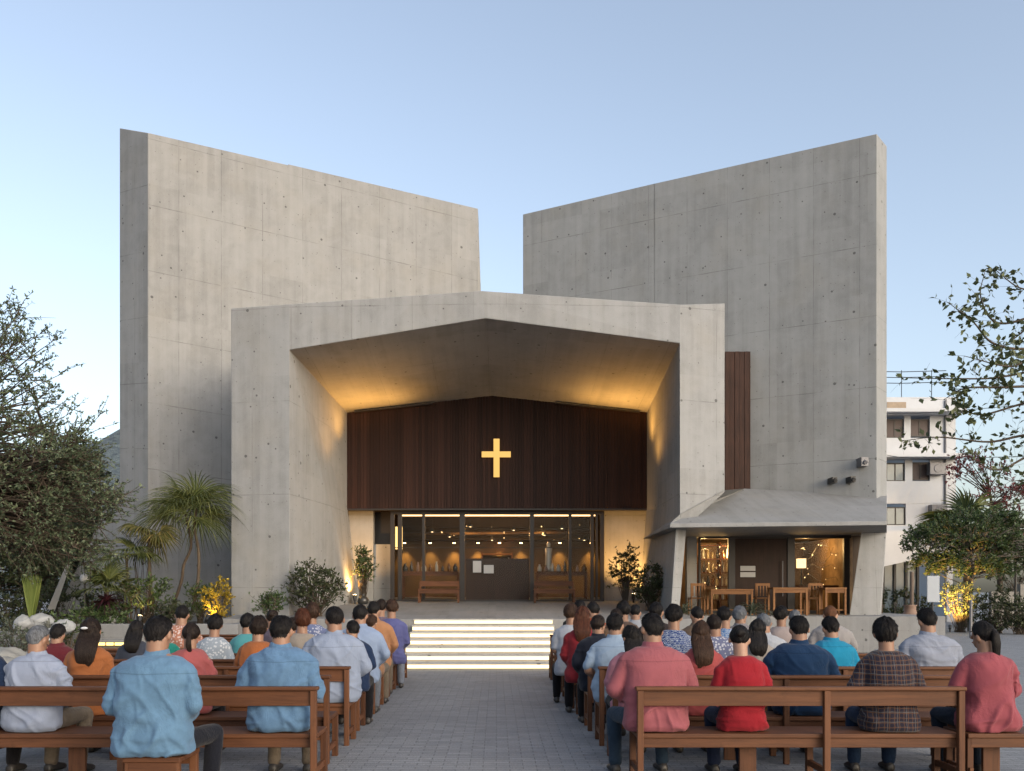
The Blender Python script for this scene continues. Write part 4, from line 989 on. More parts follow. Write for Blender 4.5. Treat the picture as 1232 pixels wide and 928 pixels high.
shrub((X(5,21),21,.3), (.8,.4,.5), 40, 20, G_dark, 'dark green shrub behind the ledge at the left edge', .09, .2)
shrub((X(70,23),23,.3), (1.0,.4,.55), 46, 24, G_dark, 'dark green shrub behind the leaning board', .10, .3)
D_=21.9; t3=P(152,668,D_)
fro=[((t3.x,t3.y,t3.z), d, .35, .6) for d in dirs_ring(10,-.2,.9,rng)]
fan_palm((X(155,D_),D_,.74), [[P(158,738,D_),P(154,705,D_),t3]], .035, fro, G_palm, 71, 'small fan palm between the buttress and the yellowed palm', w=.035, nbl=20, droop=.35)
shrub((X(136,21.6),21.6,.74), (.40,.35,.30), 34, 72, G_mid, 'leafy green shrub filling the gap behind the dark red plant', .09, .05)
shrub((X(214,21.2),21.2,.74), (.32,.25,.26), 30, 73, G_dark, 'low dark green shrub at the feet of the twin-trunked palm', .08, 0)
# --- plants by the portal
shrub((X(326,21.3),21.3,PZ-.35), (.28,.22,.22), 34, 25, G_mid, 'small bush with yellow-green leaves in front of the left portal leg', .07, .42)
shrub((X(380,22.3),22.3,fz(22.3)), (.62,.4,.55), 80, 26, G_dark, 'big dark green bush against the left portal jamb', .085, .12)
shrub((X(437,27.0),27.0,fz(27)), (.26,.22,.52), 46, 27, G_mid, 'slim potted ficus lit from below at the left jamb', .08, .55)
jar((X(437,27),27,fz(27)), .3, .17, pot[3], 'planter_pot', 'dark pot of the slim ficus at the left jamb', None, 'pot')
shrub((X(752,27.0),27.0,fz(27)), (.34,.25,.62), 44, 28, G_dark, 'tall thin leafy plant against the lit right jamb', .09, .35)
shrub((X(783,24.2),24.2,fz(24.2)), (.40,.35,.55), 60, 29, G_dark, 'bushy dark green plant at the foot of the right portal leg', .085, .1)
rosette((X(822,23.8),23.8,.94), 40, .85, .035, G_grey, 30, 'spiky grey-green palm-like plant at the left end of the pavilion porch', up=.9, curl=.7)
rosette((X(905,23.9),23.9,.94), 46, .95, .035, G_grey, 31, 'spiky grey-green palm-like plant in front of the long wooden table', up=.9, curl=.7)
# --- right side
D_=36; c=P(1165,662,D_)
tree('tree', (X(1168,D_),D_,0), [(X(1168,D_),D_,0),(X(1166,D_),D_,1.4),(X(1170,D_),D_,2.4),(X(1168,D_),D_,3.4)], [B(1128,655,D_,1.2,1.3,.85,60),B(1180,640,D_,1.5,1.4,.9,80),B(1225,655,D_,1.3,1.3,1.0,70),B(1165,680,D_,1.9,1.2,.45,60)], G_mid, 60, 'round-crowned green tree in front of the white building, lit amber from below', 'tree', 5, .5, 18, .12, 'barkg', .14, limb_from=.45)
shrub((X(1146,D_),D_-.6,0), (.75,.5,.85), 60, 61, G_olive, 'bush under the round tree glowing amber in the uplight', .10, .2)
uplight(1143, 34.2, 0.05, 2600, (X(1147,36),36,1.9), 'bright garden uplight at the foot of the bush under the round tree', 75, (1,.55,.12))
D_=40; t3=P(1163,640,D_)
fro=[((t3.x,t3.y,t3.z), d, 1.0, 1.55) for d in dirs_ring(7,.25,.75,rng,.2,PI-.2)+dirs_ring(8,.1,.8,rng,PI,2*PI)+[(0.3,-.2,1),(-.2,-.1,1)]]
fan_palm((t3.x,D_,0), [[(t3.x,D_,0),(t3.x+.05,D_,2),(t3.x,D_,t3.z)]], .18, fro, G_palm, 62, 'tall fan palm rising above the round tree at the right', w=.11, nbl=28, droop=.18)
shrub((X(1080,40),40,0), (1.6,.5,.7), 60, 63, G_dark, 'dark hedge plants in front of the ground floor windows', .13, .2, cat='shrub')
shrub((X(1225,44),44,1.4), (2.5,.8,1.3), 60, 64, G_dark, 'dark foliage behind the boundary wall at the right edge', .16, .2)
shrub((X(1198,34.5),34.5,0), (1.0,.5,.75), 70, 74, G_dark, 'dark dense shrub right of the uplit bush, before the block wall', .11, .1)
shrub((X(1228,33.5),33.5,0), (.9,.5,.6), 60, 75, G_dark, 'dark dense shrub at the right picture edge, before the block wall', .11, .1)
D_=44; tree('tree', (X(1205,D_),D_,0), [(X(1205,D_),D_,0),(X(1200,D_),D_,4),(X(1190,D_),D_,6.5)], [B(1175,566,D_,1.5,1,.6,24),B(1215,600,D_,2.0,1,.7,34),B(1225,640,D_,2,1,.8,30)], G_red, 65, 'tree with sparse dark red leaves behind the fan palm', 'tree', 4, .7, 9, .16, limb_from=.5)
# overhanging branches from a tree standing outside the frame at the right
D_=9.6
def ex2(rng):
    br=[];LP=[];LD=[]
    paths=[[(1330,420),(1260,440),(1200,452),(1150,456),(1092,452)],[(1330,470),(1240,480),(1180,500),(1150,490)],[(1330,400),(1240,420),(1195,408),(1170,385),(1142,362)],[(1330,350),(1250,380),(1200,392),(1180,360),(1185,325)],
           [(1330,520),(1240,520),(1190,530),(1130,528),(1085,532)],[(1330,540),(1250,545),(1200,560),(1160,545)],[(1330,300),(1270,335),(1232,350),(1195,325)],[(1330,450),(1250,430),(1215,440),(1160,428)],[(1330,480),(1260,470),(1200,468),(1160,472),(1135,480)],[(1330,560),(1260,570),(1215,580)],[(1340,330),(1270,370),(1225,400),(1200,420)]]
    for pth in paths:
        dz = rng.normal()*.35; pts = curve([P(px,py+rng.normal()*3,D_+dz+.2*math.sin(i*1.7)) for i,(px,py) in enumerate(pth)], 8); pts=np.array([tuple(p) for p in pts])
        br.append((pts, np.linspace(.02,.003,len(pts))))
        k=len(pts)
        for i in range(int(k*.25),k):
            for _ in range(2 if rng.random()<.55 else 1):
                d = (pts[min(i+1,k-1)]-pts[max(i-1,0)]); b2,lp,ld = twig_spray(pts[i], d+rng.normal(size=3)*.1, 1, .20, rng.integers(2,6), rng, .0, 1.1); br += [(p_, r_*.5) for p_,r_ in b2]; LP.append(lp); LD.append(ld)
    return br, np.concatenate(LP), np.concatenate(LD)
tx=X(1400,D_)
tree('tree', (tx,D_,0), [(tx,D_,0),(tx-.05,D_,1.5),(tx-.2,D_,2.8),(X(1340,D_),D_,3.6),(X(1335,D_),D_,4.6)], [B(1330,400,D_,.5,.7,.6,14),B(1320,480,D_,.5,.6,.5,14),B(1330,330,D_,.5,.6,.4,8)], mat_leaf('leaf_overhang',(.04,.055,.022),(.12,.14,.06)), 66, 'near tree whose thin leafy branches hang into the sky from the right edge', 'tree', 4, .3, 7, .072, tr=.13, extra=ex2, wide=.62, limb_from=.6)
# ================================================================== people
def ring(c, rx, ry, n=20, pw=2.3, rot=None):
    a = np.linspace(0, 2*PI, n, endpoint=False); ca, sa = np.cos(a), np.sin(a)
    p = np.stack([np.sign(ca)*np.abs(ca)**(2/pw)*rx, np.sign(sa)*np.abs(sa)**(2/pw)*ry, 0*a], 1)
    if rot is not None: p = p @ np.array(rot).T
    return p + np.array(c)
class G:
    def __init__(s): s.v = []; s.f = []; s.n = 0
    def put(s, v, f):
        s.v.append(np.asarray(v, float)); s.f += [tuple(i+s.n for i in q) for q in f]; s.n += len(v)
    def loft(s, rings):
        n = len(rings[0]); k = len(rings)
        f = [(i*n+j, i*n+(j+1)%n, (i+1)*n+(j+1)%n, (i+1)*n+j) for i in range(k-1) for j in range(n)]
        f += [tuple(range(n-1,-1,-1)), tuple(range((k-1)*n, k*n))]; s.put(np.concatenate(rings), f)
    def tube(s, pts, rad, n=14, cap=True):
        pts = [np.array(tuple(p), float) for p in pts]; rad = list(rad)
        if cap:
            d0 = pts[0]-pts[1]; d0 /= np.linalg.norm(d0); d1 = pts[-1]-pts[-2]; d1 /= np.linalg.norm(d1)
            pts = [pts[0]+d0*rad[0]*.75, pts[0]+d0*rad[0]*.4] + pts + [pts[-1]+d1*rad[-1]*.4, pts[-1]+d1*rad[-1]*.75]
            rad = [rad[0]*.5, rad[0]*.88] + rad + [rad[-1]*.88, rad[-1]*.5]
        v, f = tube_geo(pts, rad, n); s.put(v, f)
    def ell(s, c, ax, M_=None, n=18, k=12):
        v = [(0,0,1)]; 
        for i in range(1,k):
            t = PI*i/k
            for j in range(n): a = 2*PI*j/n; v.append((math.sin(t)*math.cos(a), math.sin(t)*math.sin(a), math.cos(t)))
        v.append((0,0,-1)); v = np.array(v)*np.array(ax)
        if M_ is not None: v = v @ np.array(M_).T
        f = [(0, 1+j, 1+(j+1)%n) for j in range(n)]
        for i in range(k-2):
            for j in range(n): f.append((1+i*n+j, 1+(i+1)*n+j, 1+(i+1)*n+(j+1)%n, 1+i*n+(j+1)%n))
        o = len(v)-1; b = 1+(k-2)*n; f += [(o, b+(j+1)%n, b+j) for j in range(n)]
        s.put(v+np.array(c), f)
    def get(s): return np.concatenate(s.v), s.f
def remesh(g, voxel, smooth=4, sf=.5):
    v, f = g.get(); me = bpy.data.meshes.new('tmp'); me.from_pydata(v.tolist(), [], f)
    o = bpy.data.objects.new('tmp', me); COL.objects.link(o)
    m = o.modifiers.new('r', 'REMESH'); m.mode = 'VOXEL'; m.voxel_size = voxel
    if smooth: m2 = o.modifiers.new('s', 'SMOOTH'); m2.factor = sf; m2.iterations = smooth
    dg = bpy.context.evaluated_depsgraph_get(); e = o.evaluated_get(dg).to_mesh()
    n = len(e.vertices); out = np.empty(n*3); e.vertices.foreach_get('co', out); no = np.empty(n*3); e.vertices.foreach_get('normal', no)
    nf = len(e.polygons); li = np.empty(len(e.loops), dtype=np.int32); e.loops.foreach_get('vertex_index', li)
    faces = li.reshape(-1,4) if len(li) == nf*4 else [tuple(p.vertices) for p in e.polygons]
    o.evaluated_get(dg).to_mesh_clear(); bpy.data.objects.remove(o); bpy.data.meshes.remove(me)
    return out.reshape(-1,3), no.reshape(-1,3), faces

def mat_cloth(name, c, pat='plain', seam=False):
    t = NT(name); co = t.n('TexCoord').outputs['Object']
    n1 = t.noise(co, 5, 4); n2 = t.noise(co, 260, 2); n3 = t.noise(co, 28, 4, .6)
    c = tuple(x*.52 for x in c); base = (*c, 1)
    if pat == 'plaid':
        sp = t.n('SeparateXYZ', {0: co})
        def band(x, per, wd, ph): 
            return t.m('LESS_THAN', t.m('FRACT', t.m('ADD', t.m('DIVIDE', x, per), ph)), wd)
        wob = t.m('MULTIPLY', t.m('SUBTRACT', t.noise(co, 4, 2), .5), .05)
        xx = t.m('ADD', sp.outputs[0], wob); zz_ = t.m('ADD', sp.outputs[2], wob)
        dk = t.m('MAXIMUM', t.m('MULTIPLY', band(xx,.038,.5,.1), .55), t.m('MULTIPLY', band(zz_,.038,.5,.3), .55))
        lt = t.m('MAXIMUM', band(xx,.038,.13,.42), band(zz_,.038,.13,.62)); lt2 = t.m('MAXIMUM', band(xx,.076,.05,.9), band(zz_,.076,.05,.2))
        col = t.mix(dk, (.030,.024,.034,1), (.007,.008,.016,1)); col = t.mix(t.m('MULTIPLY', lt, .75), col, (.10,.050,.024,1)); col = t.mix(t.m('MULTIPLY', lt2, .8), col, (.11,.105,.105,1))
    elif pat == 'wave':
        wv = t.n('TexWave', {'Vector': co, 'Scale': 15, 'Distortion': 9, 'Detail': 3, 'Detail Scale': 3.5}, bands_direction='Z').outputs[1]
        col = t.mix(t.m('GREATER_THAN', wv, .62), base, (.26,.29,.34,1))
    elif pat == 'print':
        vo = t.n('TexVoronoi', {'Vector': co, 'Scale': 30}).outputs['Distance']
        col = t.mix(t.m('LESS_THAN', vo, .38), base, tuple(min(1, x*.55+.28) for x in c)+(1,))
    elif pat == 'denim':
        col = t.mix(t.m('MULTIPLY', n3, .7), tuple(x*.75 for x in c)+(1,), tuple(min(1, x*1.3) for x in c)+(1,))
    else:
        col = base
    col = t.mix(1.0, col, t.ramp(n1, [(.25, .86), (.75, 1.10)]), 'MULTIPLY')
    cr1 = t.m('ABSOLUTE', t.m('SUBTRACT', t.noise(t.vmul(co, (1,1,.55)), 9, 3, .5, 2.2), .5)); cr2 = t.m('ABSOLUTE', t.m('SUBTRACT', t.noise(t.vmul(co, (.5,1,1.2)), 15, 3, .5, 1.8), .5))
    crease = t.m('ADD', t.m('MULTIPLY', t.m('MINIMUM', cr1, .12), 6), t.m('MULTIPLY', t.m('MINIMUM', cr2, .10), 3))
    crease = t.m('MULTIPLY', crease, t.m('MULTIPLY', t.m('SUBTRACT', t.noise(co, 3.2, 2), .42, clamp=True), 5, clamp=True))
    h = t.m('SUBTRACT', t.m('ADD', t.m('MULTIPLY', n2, .2), t.m('MULTIPLY', n3, .6)), crease)
    if pat in ('denim','plain') and seam:
        sp2 = t.n('SeparateXYZ', {0: co}); dz = t.m('ABSOLUTE', t.m('SUBTRACT', sp2.outputs[2], t.m('ADD', 1.0, t.m('MULTIPLY', t.m('SUBTRACT', t.noise(co, 3, 2), .5), .03))))
        sm_ = t.m('LESS_THAN', dz, .0035); col = t.mix(t.m('MULTIPLY', sm_, .45), col, tuple(x*.45 for x in c)+(1,)); h = t.m('SUBTRACT', h, t.m('MULTIPLY', sm_, 1.2))
    return t.done(col, .9, t.bump(h, .5, .006), .12, Sheen_Weight=.08)
def mat_hair(name, c):
    t = NT(name); co = t.n('TexCoord').outputs['Object']
    n1 = t.noise(t.vmul(co, (70,70,6)), 1, 4, .6); n2 = t.noise(t.vmul(co, (180,180,18)), 1, 3, .6)
    r = t.n('NewGeometry').outputs['Random Per Island']
    col = t.ramp(t.m('ADD', t.m('MULTIPLY', n1, .6), t.m('MULTIPLY', r, .35)), [(.25, tuple(x*.35 for x in c)), (.8, tuple(min(1, x*1.15) for x in c))])
    return t.done(col, .55, t.bump(t.m('ADD', n1, n2), .8, .006), .16)
def mat_skin(name, c):
    t = NT(name); co = t.n('TexCoord').outputs['Object']
    col = t.mix(t.noise(co, 16, 4), tuple(x*.82 for x in c), tuple(min(1, x*1.15) for x in c))
    return t.done(col, .5, t.bump(t.noise(co, 300, 2), .15, .002), .4, Subsurface_Weight=.08, Subsurface_Radius=(.01,.004,.002))
SK = [mat_skin('skin_tan', (.23,.125,.08)), mat_skin('skin_brown', (.17,.085,.052)), mat_skin('skin_light', (.31,.18,.125))]
HC = {'black': mat_hair('hair_black', (.012,.010,.010)), 'dark': mat_hair('hair_dark_brown', (.022,.014,.011)), 'brown': mat_hair('hair_brown', (.05,.026,.016)), 'auburn': mat_hair('hair_auburn', (.075,.025,.012)), 'grey': mat_hair('hair_grey', (.16,.17,.19)), 'ginger': mat_hair('hair_ginger', (.16,.07,.035))}
EYE = mat_plain('eye_white', (.6,.58,.55), .3, 0, .02); IRIS = mat_plain('iris', (.02,.012,.008), .2); LIP = mat_plain('lip', (.3,.1,.085), .5)
SHOE = mat_plain('shoe_leather', (.025,.022,.02), .5)
_cm = {}
def cloth(c, pat='plain', seam=False):
    k = (c, pat, seam)
    if k not in _cm: _cm[k] = mat_cloth('cloth', c, pat, seam)
    return _cm[k]

def strands(start, step_fn, N, k, width, rng):
    pass
def hair_mesh(style, hc, Rh, rng, near, s, backy, nm=True):
    ax = np.array([.081,.098,.109])*s
    pole = np.array([0,-.38,.92]); pole /= np.linalg.norm(pole)
    e1 = np.array([1.,0,0]); e2 = np.cross(pole, e1)
    long_ = style in ('long','pony','bun','bob','tail')
    T0 = {'short':.011,'crop':.008,'round':.018,'long':.016,'pony':.010,'tail':.010,'bun':.010,'bob':.020}[style]*s
    blow = {'short':-.78,'crop':-.72,'round':-.82,'long':-.72,'pony':-.68,'tail':-.68,'bun':-.62,'bob':-1.0}[style]
    sd = int(rng.integers(0, 9999))
    def dirs(a, b): return (np.cos(a)[:,None]*pole + np.sin(a)[:,None]*(np.cos(b)[:,None]*e1 + np.sin(b)[:,None]*e2))
    def cover(d):
        h = np.hypot(d[:,0], d[:,1])+1e-6; yn = d[:,1]/h
        side = (-.05 if style == 'short' else -.3) if style != 'bob' else -.8
        if style in ('long',): side = -.55
        if style == 'crop': side = .02
        lim = np.interp(yn, [-1,-.55,-.05,.3,.62,1], [blow, blow+.06, side, side+.25, .34, .52])
        lim = lim + .09*vnoise(np.stack([np.arctan2(d[:,1],d[:,0])*7, d[:,2]*2, d[:,1]],1), sd+3)
        return np.clip((d[:,2]-lim)/.32+.2, 0, 1)
    def surf(d, lift=0):
        c = cover(d); c = c*c*(3-2*c)
        nz = vnoise(d*2.6+9, sd+7)*.45 + vnoise(d*6+3, sd)*.3 + .5*vnoise(np.stack([np.arctan2(d[:,1],d[:,0])*9, d[:,2]*2.5, d[:,1]*2],1), sd+5)*.35
        low = np.clip((d[:,2]+.75)/.8, 0, 1)
        th = T0*(1+nz)*(.12+.88*low if style in ('short','crop') else .55+.45*low)
        rr = 1 + (c*(th+lift) - (1-c)*.016*s)/(.1*s)
        nar = {'short':.34,'crop':.34,'bun':.34,'pony':.32,'tail':.32,'round':.20,'long':.12,'bob':.10}[style]
        sq = 1 - nar*np.clip(-d[:,2]+.05, 0, 1)
        p = hc + (d*ax*rr[:,None]*np.stack([sq,.5+.5*sq,np.ones(len(sq))],1)) @ Rh.T
        nc = hc + np.array([0,-.022,0]); h = p[:,:2]-nc[:2]; hl = np.hypot(h[:,0],h[:,1])+1e-6
        want = (.066 if nm else .058)*s + c*(.004*s+lift) - (1-c)*.02*s
        k_ = np.where((d[:,2] < -.35)&(d[:,1] < .1)&(c > .05), np.maximum(1, want/hl), 1)
        p[:,:2] = nc[:2] + h*k_[:,None]; return p
    nA, nB = (34, 56) if near else (20, 30)
    A_, B_ = np.meshgrid(np.linspace(.02, PI-.35, nA), np.linspace(0, 2*PI, nB, endpoint=False), indexing='ij')
    v = surf(dirs(A_.ravel(), B_.ravel())); f = [(i*nB+j, (i+1)*nB+j, (i+1)*nB+(j+1)%nB, i*nB+(j+1)%nB) for i in range(nA-1) for j in range(nB)]
    g = G(); g.put(v, f)
    # hair strands as fine tapering ribbons following the crown whorl
    N = 1500 if near else 260; k = 5
    a0 = rng.uniform(.05, 2.1, N); b0 = rng.uniform(0, 2*PI, N); ln = rng.uniform(.25,.55,N)*(1 if not style=='crop' else .5); dr = rng.normal(size=N)*.22
    d0 = dirs(a0+ln*.5, b0); ok = cover(d0) > .85; a0,b0,ln,dr = a0[ok],b0[ok],ln[ok],dr[ok]; N = len(a0)
    if N:
        tip = rng.uniform(-.001,.0075,N)*s*(1.0 if style in('short','round','bob') else .5); wv = rng.uniform(.0016,.0042,N)*(1 if near else 2.2)
        Ls=[];Rs=[]
        for i in range(k):
            t_ = i/(k-1); a = a0+ln*t_; b = b0+dr*t_*ln
            p = surf(dirs(a,b), 0); pn = surf(dirs(a,b), .01); n_ = pn-p; n_ /= np.linalg.norm(n_,axis=1)[:,None]+1e-9
            p2 = surf(dirs(a,b+.05), 0); sd_ = p2-p; sd_ /= np.linalg.norm(sd_,axis=1)[:,None]+1e-9
            w_ = (wv*(1-t_*.85))[:,None]; c_ = p + n_*(.0012+tip*t_**1.5)[:,None]; Ls.append(c_-sd_*w_); Rs.append(c_+sd_*w_)
        V = np.stack([x for pr in zip(Ls,Rs) for x in pr],1).reshape(-1,3); q = [(o+2*i,o+2*i+1,o+2*i+3,o+2*i+2) for o in range(0,N*2*k,2*k) for i in range(k-1)]
        g.put(V, q)
    # larger loose tufts that break the outline
    if style in ('short','round','bob','crop'):
        M_ = (420 if near else 110) if style != 'crop' else (160 if near else 40)
        for _ in range(M_):
            a_ = rng.uniform(.05,1.75); b_ = rng.uniform(0,2*PI); l_ = rng.uniform(.22,.5); tw = rng.normal()*.5
            aa = a_+l_*np.linspace(0,1,5); bb_ = b_+tw*l_*np.linspace(0,1,5); dd = dirs(aa,bb_)
            if cover(dd).min() < .7: continue
            p0 = surf(dd,0); p1 = surf(dd,.01); n_ = p1-p0; n_ /= np.linalg.norm(n_,axis=1)[:,None]+1e-9
            pts = p0 + n_*(.001+rng.uniform(.001,.010)*s*np.linspace(0,1,5)**1.6)[:,None]*(1 if style != 'crop' else .5)
            vv=[];ff=[]; blade(vv,ff,pts,rng.uniform(.006,.013)*s,n_[2],.15); g.put(np.array(vv),ff)
    def curtain(top, rows):
        """rows: (dx, dy, dz, rx, ry) relative to top; closed ridged lock of hair plus loose strands"""
        n = 40 if near else 22; rings = []
        rw = np.array(rows); m = 26 if near else 12; tt = np.linspace(0,1,m); ri = [np.interp(tt, np.linspace(0,1,len(rw)), rw[:,i]) for i in range(5)]
        for i in range(m):
            a = np.linspace(0,2*PI,n,endpoint=False)
            rid = 1 + .13*vnoise(np.stack([np.cos(a)*5+9, np.sin(a)*5, np.full(n, tt[i]*2.2)],1), sd+9) + .07*vnoise(np.stack([np.cos(a)*11, np.sin(a)*11, np.full(n, tt[i]*3)],1), sd+11)
            rings.append(np.stack([np.cos(a)*ri[3][i]*rid, np.sin(a)*ri[4][i]*rid, 0*a],1) + np.array(top) + np.array([ri[0][i],ri[1][i],ri[2][i]]))
        g.loft(rings)
        M_ = 500 if near else 90
        for _ in range(M_):
            a = rng.uniform(PI*.95, 2.05*PI); t0 = rng.uniform(0,.5); t1 = min(1.06, t0+rng.uniform(.3,.6)); ts = np.linspace(t0,t1,6); pts=[]
            o_ = rng.normal()*.05
            for t_ in ts:
                c_ = [np.interp(t_, np.linspace(0,1,len(rw)), rw[:,i]) for i in range(5)]; e = 1.04+.06*rng.random()
                pts.append(np.array(top)+np.array([c_[0]+math.cos(a+o_*t_)*c_[3]*e, c_[1]+math.sin(a+o_*t_)*c_[4]*e, c_[2]-max(0,t_-1)*.25]))
            vv=[];ff=[]; blade(vv,ff,pts,.006 if near else .012,(0,1,0),.1); g.put(np.array(vv),ff)
    H = lambda p: hc + (np.array(p)*s) @ Rh.T
    if style == 'long':
        L = rng.uniform(.27,.36)*s
        curtain(H((0,-.055,-.02)), [(0,.01,.05*s,.070*s,.050*s),(0,0,-.04*s,.094*s,.060*s),(0,backy*.6,-.11*s,.098*s,.052*s),(0,backy,-L*.6,.090*s,.036*s),(0,backy-.005,-L*.85,.074*s,.024*s),(rng.normal()*.01,backy,-L,.045*s,.007*s)])
    elif style in ('pony','tail'):
        L = (.30 if style == 'tail' else .24)*s; w_ = .034 if style == 'tail' else .024
        b_ = H((0,-.105,.03 if style == 'tail' else -.02)); g.ell(b_, (.026*s,.022*s,.024*s))
        curtain(b_, [(0,0,.012*s,.018*s,.016*s),(0,-.022,-.02*s,w_*.8*s,w_*.7*s),(0,-.03,-.10*s,w_*s,w_*.8*s),(.01,-.02,-L*.7,w_*.75*s,w_*.55*s),(.015,-.005,-L,w_*.2*s,w_*.15*s)])
    elif style == 'bun':
        c_ = H((0,-.112,.035)); n0 = g.n; g.ell(c_, (.042*s,.034*s,.040*s))
        g.v[-1] = g.v[-1] + (g.v[-1]-c_)*(.18*vnoise(g.v[-1]*55, sd))[:,None]
    return g.get()

def fold(v, no, rng, amp, top):
    """cloth folds: displaced along the normal"""
    sd = int(rng.integers(0,9999)); out = np.zeros(len(v))
    warp = .5*np.stack([vnoise(v*5,sd+1),vnoise(v*5+20,sd+2),vnoise(v*5+40,sd+3)],1)
    for j, (fx, fz_, a_, th, wd) in enumerate(((7,1.6,1.0,.65,.20),(7,1.6,1.0,-.65,.20),(2.0,9,.9,.15,.22),(2.5,14,.6,-.2,.26),(12,4,.45,.3,.3))):
        th += rng.normal()*.2; c, s = math.cos(th), math.sin(th)
        q = np.stack([(v[:,0]*c+v[:,2]*s)*fx, v[:,1]*3.5, (-v[:,0]*s+v[:,2]*c)*fz_],1) + j*7.3 + warp
        n_ = vnoise(q, sd+j*3); m_ = np.clip(vnoise(v*3.2+j*11, sd+j+50)*1.6+.55, 0, 1)
        out += a_*m_*(np.exp(-(n_/wd)**2) - .35)
    out += .5*vnoise(v*4.5, sd+90)
    z = (v[:,2]-.42)/(top-.42); wgt = np.interp(z, [0,.12,.3,.6,.8,1], [.8,1.2,1.1,.95,.75,.4])
    if amp > .006: out = out + .42*np.clip((.66-v[:,2])/.1, 0, 1)
    return v + no*(out*wgt*amp)[:,None]

def person(px, top, D, sex, shirt, pat, sleeve, hair, hcol, pants, label, yaw=0, pitch=-4, w=1.0, lean=.03, turn=0, skin=0, near=False, child=False, seed=0, vest=None, spread=1.0, xfix=None):
    rng = np.random.default_rng(seed+abs(int(px))*7); female = sex == 'f'
    if not yaw: yaw = rng.normal()*17
    if not turn: turn = rng.normal()*4
    lean = lean + rng.uniform(-.03,.05); roll = rng.normal()*3.5
    x = X(px, D) if xfix is None else xfix
    ztop = Z(top, D); s = (ztop-.42-.018)/((1.288 if female else 1.274)-.42); s = max(.74 if child else .88, min(1.18, s))
    vox = .0085 if near else .014
    zs = lambda z: .425 + (z-.425)*s
    W = w*s*(1.07 if not female else .96)
    def ctr(z):  # spine line: leans forward with height, slight slouch
        t_ = (z-.45)/.6; return np.array([0, -.02*math.sin(t_*PI) + lean*t_**1.3, zs(z)])
    hip = .178 if not female else .19; wa = .155 if not female else .142
    tor = [(.432,hip*.93,.115,2.6),(.47,hip*1.02,.135,2.6),(.53,hip,.135,2.5),(.62,wa*1.05,.122,2.4),(.72,wa*1.03,.115,2.4),(.82,.165 if not female else .148,.120,2.3),(.89,.186 if not female else .162,.120,2.3),(.94,.190 if not female else .164,.113,2.3),(.975,.172 if not female else .148,.100,2.2),(1.005,.132 if not female else .115,.084,2.1),(1.03,.090 if not female else .078,.070,2),(1.055,.060,.058,2)]
    def torso(g, inf, z0=.0, z1=9, flare=0):
        rr_ = [ring(ctr(z), rx*W+inf, ry*s*(.5+.5*w)+inf, 24, p) for z,rx,ry,p in tor if z0 <= z <= z1]
        if z0 <= .43: 
            rr_[0] = ring(ctr(tor[0][0]), tor[0][1]*W+inf+flare, tor[0][2]*s+inf+flare, 24, 2.6)
        g.loft(rr_)
    sh = [ctr(.935)+np.array([sx*.176*W*(1 if not female else .90),0,0]) for sx in (-1,1)]
    eo = rng.uniform(.205,.25)*(1 if not female else .92); ey = rng.uniform(-.01,.06)
    el = [np.array([sx*(eo*W+.012), ctr(.72)[1]+ey, zs(.725)]) for sx in (-1,1)]
    wr = [np.array([sx*rng.uniform(.06,.13), .27+rng.uniform(-.03,.05), .605]) for sx in (-1,1)]
    sp = [spread*rng.uniform(.11,.17)*sx for sx in (-1,1)]
    hp = [np.array([sx*.085*W, .03, .505]) for sx in (-1,1)]; kn = [np.array([sp[i], .47*s**.5, .505]) for i in (0,1)]
    an = [np.array([sp[i]*1.02, .43*s**.5+rng.uniform(-.08,.05), .10]) for i in (0,1)]
    Rh = np.array(Euler((R(pitch-rng.uniform(-2,11)), R(roll), R(yaw))).to_matrix())
    hc = ctr(1.05) + np.array([0, .026, ((1.178 if female else 1.164)-1.05)*s])
    HS = .92; H = lambda p: hc + (np.array(p)*s*HS) @ Rh.T
    # ---- body: one continuous skin
    g = G(); torso(g, -.018)
    g.tube([ctr(.99), hc+np.array([0,-.022,-.05*s])], [.065*s*(1 if not female else .88), .066*s*(1 if not female else .88)])
    g.ell(H((0,0,.016)), np.array([.077,.093,.088])*s*HS, Rh); g.ell(H((0,.030,-.062)), np.array([.054,.062,.066])*s*HS, Rh); g.ell(H((0,.018,-.035)), np.array([.061,.066,.06])*s*HS, Rh)
    g.tube([H((0,.094,.012)), H((0,.112,-.028))], [.010*s,.014*s], 10)
    for sx in (-1,1): g.ell(H((sx*.085,-.010,-.020)), np.array([.014,.022,.034])*s*HS, np.array(Rh) @ np.array(Euler((0,0,R(-22*sx))).to_matrix()))
    g.ell(H((0,.090,-.066)), np.array([.026,.012,.012])*s*HS, Rh)
    for i in (0,1):
        g.tube([sh[i], (sh[i]+el[i])/2, el[i]], [.043*s,.043*s,.039*s]); g.tube([el[i], el[i]*.6+wr[i]*.4, wr[i]], [.040*s,.041*s,.027*s])
        g.tube([hp[i], (hp[i]+kn[i])/2, kn[i]], [.076,.068,.055]); g.tube([kn[i], kn[i]*.65+an[i]*.35, an[i]], [.054,.053,.036])
        g.tube([an[i], an[i]+np.array([0,.05,-.05])], [.036,.034])
        d = np.array([-.25*(1 if i else -1), .85, -.18]); d /= np.linalg.norm(d); g.ell(wr[i]+d*.055, (.040*s,.050*s,.019*s), Euler((R(-10),0,R(16 if i else -16))).to_matrix())
    v, no, f = remesh(g, vox*1.15, 3); f = f.tolist() if isinstance(f, np.ndarray) else f
    bg_ = G(); bg_.put(v, f); mi = [0]*len(f)
